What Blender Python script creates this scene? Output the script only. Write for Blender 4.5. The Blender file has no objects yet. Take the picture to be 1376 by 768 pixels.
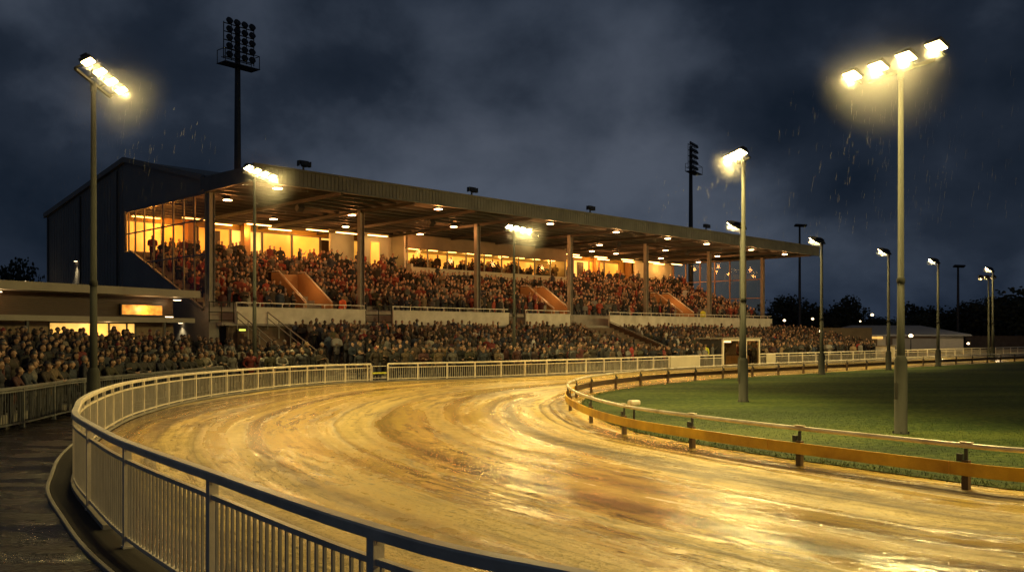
import bpy, bmesh, math, random
import numpy as np
from mathutils import Vector, Matrix, Euler
random.seed(7)
R = math.radians
S = bpy.context.scene
COL = S.collection
HC = 2.5           # camera height above the track

# ------------------------------------------------------------------ materials
def nt(name):
    m = bpy.data.materials.new(name); m.use_nodes = True
    t = m.node_tree; b = t.nodes['Principled BSDF']
    return m, t, b
def N(t, typ, **kw):
    n = t.nodes.new(typ)
    for k, v in kw.items():
        if k.startswith('i_'):
            key = k[2:]
            n.inputs[int(key) if key.isdigit() else key.replace('_', ' ')].default_value = v
        else: setattr(n, k, v)
    return n
def ramp(t, stops, interp='LINEAR'):
    n = t.nodes.new('ShaderNodeValToRGB'); cr = n.color_ramp; cr.interpolation = interp
    while len(cr.elements) < len(stops): cr.elements.new(.5)
    for e, (p, c) in zip(cr.elements, stops):
        e.position = p; e.color = (*c, 1) if len(c) == 3 else c
    return n
def mat(name, c, rough=.6, var=.25, scale=3.0, bump=.15, metal=0, stretch=(1,1,1), fine=40, dirt=None, spec=.5):
    m, t, b = nt(name); L = t.links.new
    tc = N(t, 'ShaderNodeTexCoord'); mp = N(t, 'ShaderNodeMapping'); mp.inputs['Scale'].default_value = stretch
    L(tc.outputs['Object'], mp.inputs[0])
    n1 = N(t, 'ShaderNodeTexNoise', i_Scale=scale, i_Detail=6.0, i_Roughness=.6); L(mp.outputs[0], n1.inputs[0])
    n2 = N(t, 'ShaderNodeTexNoise', i_Scale=fine, i_Detail=3.0); L(tc.outputs['Object'], n2.inputs[0])
    lo = tuple(x*(1-var) for x in c); hi = tuple(min(1, x*(1+var)) for x in c)
    if dirt: lo = dirt
    r = ramp(t, [(.3, lo), (.7, hi)]); L(n1.outputs[0], r.inputs[0]); L(r.outputs[0], b.inputs['Base Color'])
    rr = N(t, 'ShaderNodeMapRange'); rr.inputs[3].default_value = max(.05, rough-.15); rr.inputs[4].default_value = min(1, rough+.15)
    L(n1.outputs[0], rr.inputs[0]); L(rr.outputs[0], b.inputs['Roughness'])
    b.inputs['Metallic'].default_value = metal; b.inputs['Specular IOR Level'].default_value = spec
    if bump:
        bp = N(t, 'ShaderNodeBump', i_Strength=bump, i_Distance=.01); L(n2.outputs[0], bp.inputs['Height']); L(bp.outputs[0], b.inputs['Normal'])
    return m
def emis(name, c, s, var=0, scale=2.0):
    m, t, b = nt(name)
    b.inputs['Base Color'].default_value = (*c, 1); b.inputs['Emission Color'].default_value = (*c, 1)
    b.inputs['Emission Strength'].default_value = s; b.inputs['Roughness'].default_value = .4
    if var:
        tc = N(t, 'ShaderNodeTexCoord'); n = N(t, 'ShaderNodeTexNoise', i_Scale=scale, i_Detail=2.0)
        t.links.new(tc.outputs['Object'], n.inputs[0])
        r = N(t, 'ShaderNodeMapRange'); r.inputs[1].default_value=.35; r.inputs[2].default_value=.65
        r.inputs[3].default_value = s*(1-var); r.inputs[4].default_value = s*(1+var)
        t.links.new(n.outputs[0], r.inputs[0]); t.links.new(r.outputs[0], b.inputs['Emission Strength'])
    return m
M = {}
M['white_paint'] = mat('white_paint', (.82,.74,.61), .38, .12, 2.5, .25, dirt=(.60,.55,.46))
M['fence_bar'] = mat('fence_bar_paint', (.50,.47,.41), .42, .15, 3, .1)
M['galv'] = mat('galvanised_steel', (.030,.032,.028), .75, .35, 2, .3, stretch=(1,1,.2), spec=.2)
M['dark_metal'] = mat('dark_metal', (.045,.047,.05), .5, .3, 4, .1, metal=.3)
M['barrier'] = mat('barrier_grey', (.13,.14,.14), .45, .3, 3, .1, metal=.3)
M['cladding_dark'] = mat('cladding_dark', (.27,.25,.22), .75, .12, .6, .05)
M['fascia'] = mat('fascia_cladding', (.15,.15,.135), .6, .2, .7, .05, dirt=(.10,.10,.09))
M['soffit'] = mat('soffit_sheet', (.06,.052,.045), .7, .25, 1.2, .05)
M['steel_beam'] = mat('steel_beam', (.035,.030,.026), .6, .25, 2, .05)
M['column'] = mat('column_paint', (.24,.22,.19), .5, .2, 2, .05)
M['concrete'] = mat('concrete', (.28,.26,.23), .8, .25, 1.0, .4)
M['concrete_pale'] = mat('pale_concrete', (.66,.62,.53), .7, .15, 1.1, .3, dirt=(.50,.46,.38))
M['cream'] = mat('cream_wall', (.55,.50,.38), .7, .1, .8, .05)
M['yellow_wall'] = mat('yellow_wall', (.50,.30,.06), .6, .12, .6, .03)
M['orange_wall'] = mat('orange_wall', (.40,.21,.085), .55, .15, 1, .05)
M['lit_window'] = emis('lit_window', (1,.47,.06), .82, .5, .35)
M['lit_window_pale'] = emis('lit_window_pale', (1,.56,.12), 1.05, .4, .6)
M['strip'] = emis('strip_light', (1,.56,.16), 13)
M['downlight'] = emis('downlight_lens', (1,.62,.30), 22)
M['lamp'] = emis('floodlight_lens', (1,.70,.28), 110)
M['lamp_far'] = emis('far_lens', (1,.74,.42), 90)
M['bead'] = emis('street_lamp_lens', (1,.74,.42), 5)
M['slats'] = mat('dark_slats', (.055,.030,.018), .5, .3, 3, .1, stretch=(1,1,8))
M['tan'] = mat('tan_wall', (.19,.14,.09), .7, .2, 1, .1)
M['kiosk_trim'] = mat('kiosk_trim', (.26,.245,.20), .55, .15, 1, .05)
M['sign_lit'] = emis('sign_lit', (1,.42,.06), .45, .8, 4.0)
M['exit'] = emis('exit_green', (.75,.85,.10), 1.6)
M['wood_post'] = mat('old_timber', (.085,.052,.030), .55, .35, 5, .5, stretch=(1,1,.2))
M['orange_board'] = mat('orange_board', (.85,.50,.04), .42, .25, .8, .5, dirt=(.38,.17,.018))
M['rail_white'] = mat('rail_plastic', (.82,.76,.64), .3, .12, 1.5, .1, dirt=(.50,.40,.28))
M['bark'] = mat('bark', (.05,.04,.03), .9, .3, 3, .4)
M['leaf'] = mat('leaf', (.035,.045,.022), .7, .4, 2, 0)
M['leaf2'] = mat('leaf_deep', (.022,.032,.018), .7, .4, 2, 0)
M['roof_pale'] = mat('pale_roof_sheet', (.30,.30,.28), .5, .15, .7, .05)
M['brick'] = mat('brick_dark', (.13,.09,.06), .8, .3, 1.5, .3)
M['hivis_orange'] = mat('hivis_orange', (.85,.16,.05), .6, .1, 4, .05)
M['hivis_yellow'] = mat('hivis_yellow', (.70,.72,.06), .6, .1, 4, .05)
M['rubber'] = mat('black_rubber', (.02,.02,.02), .5, .2, 5, .1)

def glass_mat():
    m = bpy.data.materials.new('window_glass'); m.use_nodes = True; t = m.node_tree
    t.nodes.remove(t.nodes['Principled BSDF']); out = t.nodes['Material Output']
    tr = N(t, 'ShaderNodeBsdfTransparent'); tr.inputs[0].default_value = (.95,.78,.52,1)  # amber tint in the glass stands for the interior's warm light
    gl = N(t, 'ShaderNodeBsdfGlossy'); gl.inputs['Roughness'].default_value = .04; gl.inputs[0].default_value = (.9,.9,.9,1)
    lw = N(t, 'ShaderNodeLayerWeight'); pw = N(t, 'ShaderNodeMath', operation='POWER'); pw.inputs[1].default_value = 4.0; t.links.new(lw.outputs['Facing'], pw.inputs[0])
    fr = N(t, 'ShaderNodeMath', operation='MULTIPLY_ADD'); fr.inputs[1].default_value = .5; fr.inputs[2].default_value = .02; t.links.new(pw.outputs[0], fr.inputs[0])
    tc = N(t, 'ShaderNodeTexCoord'); n = N(t, 'ShaderNodeTexNoise', i_Scale=1.2); t.links.new(tc.outputs['Object'], n.inputs[0])
    bp = N(t, 'ShaderNodeBump', i_Strength=.05); t.links.new(n.outputs[0], bp.inputs['Height']); t.links.new(bp.outputs[0], gl.inputs['Normal'])
    mx = N(t, 'ShaderNodeMixShader'); L = t.links.new
    L(fr.outputs[0], mx.inputs[0]); L(tr.outputs[0], mx.inputs[1]); L(gl.outputs[0], mx.inputs[2]); L(mx.outputs[0], out.inputs[0])
    return m
M['glass'] = glass_mat()
M['rain'] = mat('rain_drops', (.16,.16,.16), .4, .1, 5, 0)

def obj_color_mat(name, rough, dark=.75):
    m, t, b = nt(name); L = t.links.new
    oi = N(t, 'ShaderNodeObjectInfo'); tc = N(t, 'ShaderNodeTexCoord')
    n = N(t, 'ShaderNodeTexNoise', i_Scale=9.0, i_Detail=4.0); L(tc.outputs['Object'], n.inputs[0])
    r = ramp(t, [(.3, (dark*.25,)*3), (.7, (.38,)*3)]); L(n.outputs[0], r.inputs[0])
    mx = N(t, 'ShaderNodeMix', data_type='RGBA', blend_type='MULTIPLY'); mx.inputs[0].default_value = 1
    L(oi.outputs['Color'], mx.inputs[6]); L(r.outputs[0], mx.inputs[7]); L(mx.outputs[2], b.inputs['Base Color'])
    b.inputs['Roughness'].default_value = rough
    bp = N(t, 'ShaderNodeBump', i_Strength=.5, i_Distance=.02); L(n.outputs[0], bp.inputs['Height']); L(bp.outputs[0], b.inputs['Normal'])
    return m
M['coat'] = obj_color_mat('coat_cloth', .75)
M['hair'] = obj_color_mat('hair_and_hats', .6)
M['skin'] = mat('skin', (.21,.125,.08), .5, .12, 12, 0)
M['trouser'] = mat('trousers', (.035,.037,.05), .85, .3, 8, 0)
M['shoe'] = mat('shoes', (.02,.017,.015), .5, .3, 8, 0)
def crowd_mat():
    m, t, b = nt('crowd_cloth')
    a = N(t, 'ShaderNodeAttribute', attribute_name='Col'); t.links.new(a.outputs[0], b.inputs['Base Color'])
    b.inputs['Roughness'].default_value = .7
    return m
M['crowd'] = crowd_mat()

# ------------------------------------------------------------------ mesh builder
class MB:
    def __init__(s): s.v = []; s.f = []; s.smooth = []
    def add(s, vs, fs, sm=False):
        o = len(s.v); s.v += [tuple(v) for v in vs]
        s.f += [tuple(i+o for i in f) for f in fs]; s.smooth += [sm]*len(fs)
    def box(s, c, d, rz=0, M4=None):
        x, y, z = d[0]/2, d[1]/2, d[2]/2
        vs = [Vector((i*x, j*y, k*z)) for k in (-1,1) for j in (-1,1) for i in (-1,1)]
        if M4 is None: M4 = Matrix.Translation(c) @ Matrix.Rotation(rz, 4, 'Z')
        s.add([M4 @ v for v in vs], [(0,2,3,1),(4,5,7,6),(0,1,5,4),(2,6,7,3),(0,4,6,2),(1,3,7,5)])
        return s
    def b2(s, p, q):     # box from min corner to max corner
        return s.box([(a+b)/2 for a, b in zip(p, q)], [abs(b-a) for a, b in zip(p, q)])
    def bar(s, a, b, w, h, up=(0,0,1)):   # box beam a->b
        a, b = Vector(a), Vector(b); d = b-a; l = d.length; x = d/l
        y = Vector(up).cross(x)
        if y.length < 1e-4: y = Vector((0,1,0))
        y.normalize(); z = x.cross(y)
        m = Matrix((x, y, z)).transposed().to_4x4(); m.translation = (a+b)/2
        return s.box(None, (l, w, h), M4=m)
    def tube(s, a, b, r0, r1=None, n=12, cap=True):
        a, b = Vector(a), Vector(b); r1 = r0 if r1 is None else r1
        z = (b-a).normalized(); x = z.orthogonal().normalized(); y = z.cross(x)
        vs = []
        for p, r in ((a, r0), (b, r1)):
            for i in range(n):
                t = 2*math.pi*i/n; vs.append(p + x*r*math.cos(t) + y*r*math.sin(t))
        fs = [(i, (i+1)%n, n+(i+1)%n, n+i) for i in range(n)]
        s.add(vs, fs, True)
        if cap: s.add(vs, [tuple(range(n))[::-1], tuple(range(n, 2*n))])
        return s
    def lathe(s, prof, c=(0,0,0), n=16):   # prof [(r,z)]
        vs = [(c[0]+r*math.cos(2*math.pi*i/n), c[1]+r*math.sin(2*math.pi*i/n), c[2]+z) for r, z in prof for i in range(n)]
        fs = [(k*n+i, k*n+(i+1)%n, (k+1)*n+(i+1)%n, (k+1)*n+i) for k in range(len(prof)-1) for i in range(n)]
        s.add(vs, fs, True); s.add(vs, [tuple(range(n))[::-1], tuple(range((len(prof)-1)*n, len(prof)*n))]); return s
    def sweep(s, pts, prof, sm=False, closed_prof=True):   # pts [(x,y,z)], prof [(side, up)]
        n = len(prof); rings = []
        for i, p in enumerate(pts):
            a = Vector(pts[max(0, i-1)]); b = Vector(pts[min(len(pts)-1, i+1)])
            d = (b-a); d.z = 0; d.normalize(); sd = Vector((d.y, -d.x, 0))
            rings.append([Vector(p) + sd*q[0] + Vector((0,0,q[1])) for q in prof])
        fs = [(i*n+j, (i+1)*n+j, (i+1)*n+(j+1)%n, i*n+(j+1)%n) for i in range(len(pts)-1) for j in range(n if closed_prof else n-1)]
        s.add([v for r in rings for v in r], fs, sm)
        if closed_prof: s.add([v for r in rings for v in r], [tuple(range(n)), tuple(range((len(pts)-1)*n, len(pts)*n))[::-1]])
        return s
    def extrude_poly(s, poly, a, b, axis='x'):   # poly in (y,z), thickness along x a..b
        n = len(poly)
        if axis == 'x': vs = [(a, p, q) for p, q in poly] + [(b, p, q) for p, q in poly]
        else: vs = [(p, a, q) for p, q in poly] + [(p, b, q) for p, q in poly]
        s.add(vs, [tuple(range(n))[::-1], tuple(range(n, 2*n))] + [(i, (i+1)%n, n+(i+1)%n, n+i) for i in range(n)]); return s
    def build(s, name, m, parent=None, bevel=0, fix=True):
        me = bpy.data.meshes.new(name); me.from_pydata(s.v, [], s.f)
        me.polygons.foreach_set('use_smooth', s.smooth)
        for x in (m if isinstance(m, (list, tuple)) else [m]): me.materials.append(x)
        if fix:
            bm = bmesh.new(); bm.from_mesh(me); bmesh.ops.recalc_face_normals(bm, faces=bm.faces); bm.to_mesh(me); bm.free()
        me.update(); o = bpy.data.objects.new(name, me); COL.objects.link(o)
        if parent is not None: o.parent = parent
        if bevel:
            md = o.modifiers.new('bevel', 'BEVEL'); md.width = bevel; md.segments = 2; md.limit_method = 'ANGLE'
        return o
def tag(o, label=None, cat=None, group=None, kind=None):
    if label: o['label'] = label
    if cat: o['category'] = cat
    if group: o['group'] = group
    if kind: o['kind'] = kind
    return o
def thing(name, label, cat, loc=(0,0,0), rz=0, group=None):
    o = bpy.data.objects.new(name, None); COL.objects.link(o); o.empty_display_size = .3
    o.location = loc; o.rotation_euler = (0,0,rz)
    return tag(o, label, cat, group)
def copy_tree(o, parent=None):
    c = o.copy(); COL.objects.link(c); c.parent = parent
    for ch in o.children: copy_tree(ch, c)
    return c
def spline(pts, step=.25):
    P = [Vector(p) for p in pts]; out = []
    P = [P[0]*2-P[1]] + P + [P[-1]*2-P[-2]]
    for i in range(1, len(P)-2):
        a, b, c, d = P[i-1:i+3]; n = max(2, int((c-b).length/step))
        for k in range(n):
            t = k/n
            out.append(.5*((2*b) + (c-a)*t + (2*a-5*b+4*c-d)*t*t + (3*b-a-3*c+d)*t**3))
    out.append(P[-2]); return out
def resample(pl, step):
    out = [pl[0]]; acc = 0
    for a, b in zip(pl, pl[1:]):
        l = (b-a).length
        while acc + l >= step:
            t = (step-acc)/l; a = a.lerp(b, t); out.append(a); l = (b-a).length; acc = 0
            if l < 1e-9: break
        acc += l
    return out
def arclen(pl):
    s = [0]
    for a, b in zip(pl, pl[1:]): s.append(s[-1]+(b-a).length)
    return s
def offset(pl, d):
    out = []
    for i, p in enumerate(pl):
        t = (pl[min(len(pl)-1, i+1)] - pl[max(0, i-1)]).normalized()
        out.append(p + Vector((t.y, -t.x))*d)
    return out

# ------------------------------------------------------------------ plan of the track
FENCE = [(25,-1.5),(16,-1),(9,.2),(4,2.3),(.4,4.64),(-.89,5.78),(-2.72,8.05),(-4.47,10.3),(-5.81,12.31),(-6.98,14.19),(-7.75,15.8),(-8.65,17.8),(-9.5,20.1),
         (-10.4,23),(-11.2,26.5),(-11.65,31.5),(-11.2,36.2),(-9.9,41.2),(-7.2,45.2),(.5,50.2),(10.4,59.6),(17.83,66.2),(34.5,80.6),(57.6,100.2),(100,136),(170,196)]
RAIL = [(27,8.5),(19,9.4),(13,11.1),(9.6,12.65),(7.85,13.6),(7.27,14.2),(5.9,16.1),(5.0,17.4),(3.92,19.29),(2.91,21.43),(2.27,24.11),(1.93,27.3),(1.9,30.3),
        (2.28,33.3),(3.4,37.2),(5.55,41.2),(7.98,44.7),(11.0,48.1),(16.11,53),(27.2,63.3),(45.36,78.9),(90,117),(160,176)]
fence_pl = [Vector((p.x, p.y)) for p in spline([Vector((*p, 0)) for p in FENCE], .25)]
rail_pl = [Vector((p.x, p.y)) for p in spline([Vector((*p, 0)) for p in RAIL], .25)]
def fh(p):   # fence height eases down from the bend to the straight
    return 1.25 - .30*min(1, max(0, (p.y-10)/35))

# ------------------------------------------------------------------ ground materials
def track_mat():
    m, t, b = nt('wet_sand'); L = t.links.new
    uv = N(t, 'ShaderNodeUVMap'); uv.uv_map = 'track'
    tc = N(t, 'ShaderNodeTexCoord')
    def noise(sx, sy, scale, det=5, dist=0, src=uv.outputs[0], rough=.55):
        mp = N(t, 'ShaderNodeMapping'); mp.inputs['Scale'].default_value = (sx, sy, 1)
        L(src, mp.inputs[0]); n = N(t, 'ShaderNodeTexNoise', i_Scale=scale, i_Detail=det, i_Distortion=dist, i_Roughness=rough); L(mp.outputs[0], n.inputs[0]); return n
    broad = noise(.035, .62, 1.0, 3, .35)
    streak = noise(.16, 1.7, 1.0, 5, .4)
    fine = noise(.8, 5.0, 1.0, 5, .3)
    lump = noise(1, 1, 2.2, 9, 0, tc.outputs['Object'], .68)
    grit = noise(1, 1, 34, 4, 0, tc.outputs['Object'])
    def math_(op, a, b_=None, c=None, clamp=False):
        n = N(t, 'ShaderNodeMath', operation=op); n.use_clamp = clamp
        for i, x in enumerate((a, b_, c)):
            if x is None: continue
            if isinstance(x, (int, float)): n.inputs[i].default_value = x
            else: L(x, n.inputs[i])
        return n.outputs[0]
    lane = noise(.010, .95, 1.0, 2.5, .12)
    mixv = math_('ADD', math_('MULTIPLY', lane.outputs[0], .48), math_('ADD', math_('MULTIPLY', broad.outputs[0], .22), math_('ADD', math_('MULTIPLY', streak.outputs[0], .16), math_('MULTIPLY', lump.outputs[0], .18))))
    gsp = noise(1, 1, 15, 5, 0, tc.outputs['Object'], .7)
    # fine harrow lines follow the running direction
    har = N(t, 'ShaderNodeTexWave', i_Scale=1.0, i_Distortion=4.0, i_Detail=4.0); har.inputs['Detail Scale'].default_value = 2.0; hm = N(t, 'ShaderNodeMapping'); hm.inputs['Scale'].default_value = (0.06, 1.7, 1); hm.inputs['Rotation'].default_value = (0,0,0); L(uv.outputs[0], hm.inputs[0]); L(hm.outputs[0], har.inputs[0]); har.bands_direction = 'Y'
    # wheel ruts beside the inner rail: v = metres from the rail
    sep = N(t, 'ShaderNodeSeparateXYZ'); L(uv.outputs[0], sep.inputs[0])
    wob = math_('MULTIPLY', math_('SUBTRACT', noise(.35, 0, 1, 3).outputs[0], .5), .35)
    vv = math_('ADD', sep.outputs[1], wob)
    def groove(c, w):
        d = math_('ABSOLUTE', math_('SUBTRACT', vv, c)); return math_('SUBTRACT', 1, math_('DIVIDE', d, w), clamp=True)
    g = math_('MAXIMUM', math_('MAXIMUM', groove(.62, .07), groove(.92, .06)), math_('MAXIMUM', math_('MULTIPLY', math_('MAXIMUM', groove(1.9, .16), groove(2.5, .12)), .6), math_('MULTIPLY', math_('MAXIMUM', math_('MAXIMUM', groove(5.9, .42), groove(7.1, .12)), math_('MAXIMUM', groove(9.2, .30), math_('MAXIMUM', groove(3.7, .16), groove(10.6, .22)))), .62)))
    gr = math_('MULTIPLY', g, math_('ADD', .35, math_('MULTIPLY', fine.outputs[0], 1.1)), clamp=True)
    edge = groove(12.9, 1.5)   # rough, trampled strip by the outer fence
    col = ramp(t, [(.41, (.070,.040,.009)), (.455, (.19,.118,.027)), (.495, (.42,.285,.070)), (.57, (.66,.48,.14))]); L(mixv, col.inputs[0])
    dk = N(t, 'ShaderNodeMix', data_type='RGBA', blend_type='MIX'); L(math_('MULTIPLY', gr, .8), dk.inputs[0]); L(col.outputs[0], dk.inputs[6]); dk.inputs[7].default_value = (.085,.048,.018,1)
    dk2 = N(t, 'ShaderNodeMix', data_type='RGBA', blend_type='MIX'); L(math_('MULTIPLY', edge, math_('MULTIPLY', lump.outputs[0], 1.1)), dk2.inputs[0]); L(dk.outputs[2], dk2.inputs[6]); dk2.inputs[7].default_value = (.14,.085,.035,1)
    # trails of paw and shoe marks along the running line, and coarse grit
    sc_ = N(t, 'ShaderNodeMapping'); sc_.inputs['Scale'].default_value = (2.4, 4.5, 1); L(uv.outputs[0], sc_.inputs[0])
    v2 = N(t, 'ShaderNodeTexVoronoi', i_Scale=1.0); L(sc_.outputs[0], v2.inputs[0])
    trail = math_('MAXIMUM', math_('MAXIMUM', groove(6.6, .22), groove(8.1, .30)), math_('MAXIMUM', groove(4.6, .22), groove(11.4, .45)))
    paw = math_('MULTIPLY', math_('SUBTRACT', 1, math_('DIVIDE', v2.outputs[0], .30), clamp=True), math_('GREATER_THAN', trail, .12))
    gm = ramp(t, [(.55, (0,)*3), (.64, (1,)*3)]); L(gsp.outputs[0], gm.inputs[0])
    vo = N(t, 'ShaderNodeTexVoronoi', i_Scale=2.6); L(tc.outputs['Object'], vo.inputs[0])
    dent = math_('MULTIPLY', math_('SUBTRACT', 1, math_('DIVIDE', vo.outputs[0], .13), clamp=True), math_('GREATER_THAN', noise(1,1,.55,2,0,tc.outputs['Object']).outputs[0], .56))
    dk3 = N(t, 'ShaderNodeMix', data_type='RGBA', blend_type='MIX'); dent = math_('MAXIMUM', dent, math_('MAXIMUM', paw, math_('MULTIPLY', gm.outputs[0], .55))); L(math_('MULTIPLY', dent, .85), dk3.inputs[0]); L(dk2.outputs[2], dk3.inputs[6]); dk3.inputs[7].default_value = (.07,.04,.015,1)
    L(dk3.outputs[2], b.inputs['Base Color'])
    wn = noise(.05, .55, 1.0, 4, .5)
    wet = math_('ADD', math_('MULTIPLY', wn.outputs[0], .62), math_('ADD', math_('MULTIPLY', streak.outputs[0], .26), math_('MULTIPLY', lump.outputs[0], .12)))
    rr = ramp(t, [(.40, (.60,)*3), (.47, (.38,)*3), (.52, (.20,)*3), (.60, (.12,)*3)]); L(wet, rr.inputs[0]); L(rr.outputs[0], b.inputs['Roughness'])
    bs = ramp(t, [(.44, (.85,)*3), (.53, (.17,)*3)]); L(wet, bs.inputs[0])
    b.inputs['Specular IOR Level'].default_value = .75
    ch1 = noise(.9, 4.2, 1.0, 8, .4, rough=.68); cr1 = ramp(t, [(.50, (0,)*3), (.57, (1,)*3)]); L(ch1.outputs[0], cr1.inputs[0])
    crg = noise(.11, .35, 1.0, 3, .3); cr2 = ramp(t, [(.42, (0,)*3), (.56, (1,)*3)]); L(crg.outputs[0], cr2.inputs[0])
    churn = math_('MULTIPLY', cr1.outputs[0], cr2.outputs[0])
    dk4 = N(t, 'ShaderNodeMix', data_type='RGBA', blend_type='MIX'); L(math_('MULTIPLY', churn, .72), dk4.inputs[0]); L(dk3.outputs[2], dk4.inputs[6]); dk4.inputs[7].default_value = (.095,.055,.014,1); L(dk4.outputs[2], b.inputs['Base Color'])
    h = math_('ADD', math_('ADD', math_('MULTIPLY', streak.outputs[0], .50), math_('MULTIPLY', fine.outputs[0], .12)), math_('ADD', math_('MULTIPLY', lump.outputs[0], .85), math_('ADD', math_('MULTIPLY', grit.outputs[0], .05), math_('MULTIPLY', gsp.outputs[0], .16))))
    h = math_('ADD', h, math_('MULTIPLY', har.outputs['Fac'], .045))
    h = math_('SUBTRACT', h, math_('MULTIPLY', churn, .32))
    h = math_('SUBTRACT', h, math_('ADD', math_('MULTIPLY', gr, .8), math_('MULTIPLY', dent, .5)))
    bp = N(t, 'ShaderNodeBump', i_Distance=.07); L(bs.outputs[0], bp.inputs['Strength']); bp.inputs['Distance'].default_value = .10; L(h, bp.inputs['Height']); L(bp.outputs[0], b.inputs['Normal'])
    return m
def tarmac_mat():
    m, t, b = nt('wet_tarmac'); L = t.links.new
    tc = N(t, 'ShaderNodeTexCoord')
    def noise(s, d=5, st=(1,1,1)):
        mp = N(t, 'ShaderNodeMapping'); mp.inputs['Scale'].default_value = st; L(tc.outputs['Object'], mp.inputs[0])
        n = N(t, 'ShaderNodeTexNoise', i_Scale=s, i_Detail=d); L(mp.outputs[0], n.inputs[0]); return n
    a = noise(.9, 5, (.7,1.6,1)); g = noise(26, 5); g2 = noise(9, 4)
    c = ramp(t, [(.3, (.007,.006,.004)), (.7, (.024,.019,.012))]); L(a.outputs[0], c.inputs[0]); L(c.outputs[0], b.inputs['Base Color'])
    r = ramp(t, [(.40, (.10,)*3), (.50, (.24,)*3), (.62, (.42,)*3)]); L(a.outputs[0], r.inputs[0]); L(r.outputs[0], b.inputs['Roughness'])
    b.inputs['Specular IOR Level'].default_value = .6
    ad = N(t, 'ShaderNodeMath', operation='MULTIPLY_ADD'); ad.inputs[1].default_value = .6; L(g.outputs[0], ad.inputs[0]); L(g2.outputs[0], ad.inputs[2])
    st = ramp(t, [(.40, (.25,)*3), (.52, (1,)*3)]); L(a.outputs[0], st.inputs[0])
    bp = N(t, 'ShaderNodeBump', i_Distance=.06); L(st.outputs[0], bp.inputs['Strength']); L(ad.outputs[0], bp.inputs['Height']); L(bp.outputs[0], b.inputs['Normal'])
    return m
def grass_mat():
    m, t, b = nt('mown_grass'); L = t.links.new
    tc = N(t, 'ShaderNodeTexCoord')
    n1 = N(t, 'ShaderNodeTexNoise', i_Scale=.22, i_Detail=5.0); n2 = N(t, 'ShaderNodeTexNoise', i_Scale=5.0, i_Detail=6.0); n3 = N(t, 'ShaderNodeTexNoise', i_Scale=60.0, i_Detail=3.0)
    mp = N(t, 'ShaderNodeMapping'); mp.inputs['Rotation'].default_value = (0,0,R(-40)); mp.inputs['Scale'].default_value = (.35,1.6,1); L(tc.outputs['Object'], mp.inputs[0])
    L(mp.outputs[0], n1.inputs[0])
    for n in (n2, n3): L(tc.outputs['Object'], n.inputs[0])
    ad = N(t, 'ShaderNodeMath', operation='MULTIPLY_ADD'); ad.inputs[1].default_value = .5; L(n2.outputs[0], ad.inputs[0]); 
    m2 = N(t, 'ShaderNodeMath', operation='MULTIPLY'); m2.inputs[1].default_value = .55; L(n1.outputs[0], m2.inputs[0]); L(m2.outputs[0], ad.inputs[2])
    c = ramp(t, [(.38, (.010,.025,.003)), (.50, (.026,.056,.006)), (.62, (.080,.110,.014))]); L(ad.outputs[0], c.inputs[0]); L(c.outputs[0], b.inputs['Base Color'])
    b.inputs['Roughness'].default_value = .75; b.inputs['Specular IOR Level'].default_value = .25
    bp = N(t, 'ShaderNodeBump', i_Strength=.9, i_Distance=.06); L(n3.outputs[0], bp.inputs['Height']); L(bp.outputs[0], b.inputs['Normal'])
    return m
M['track'] = track_mat(); M['tarmac'] = tarmac_mat(); M['grass'] = grass_mat()
M['blade'] = mat('grass_blade', (.036,.066,.009), .6, .45, 3, 0)
M['dirt'] = mat('dark_earth', (.022,.018,.013), .9, .3, 1.2, .5)

# ground sheet to the horizon
g = MB(); g.add([(-900,-60,-.06),(900,-60,-.06),(900,1400,-.06),(-900,1400,-.06)], [(0,1,2,3)]); tag(g.build('ground', M['dirt']), kind='structure')
# wet tarmac path and standing area outside the fence
g = MB(); nx, ny = 50, 60
g.add([(-60+i*1.6, -10+j*2.0, -.02) for j in range(ny) for i in range(nx)], [(j*nx+i, j*nx+i+1, (j+1)*nx+i+1, (j+1)*nx+i) for j in range(ny-1) for i in range(nx-1)])
tag(g.build('path', M['tarmac']), kind='structure')
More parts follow.
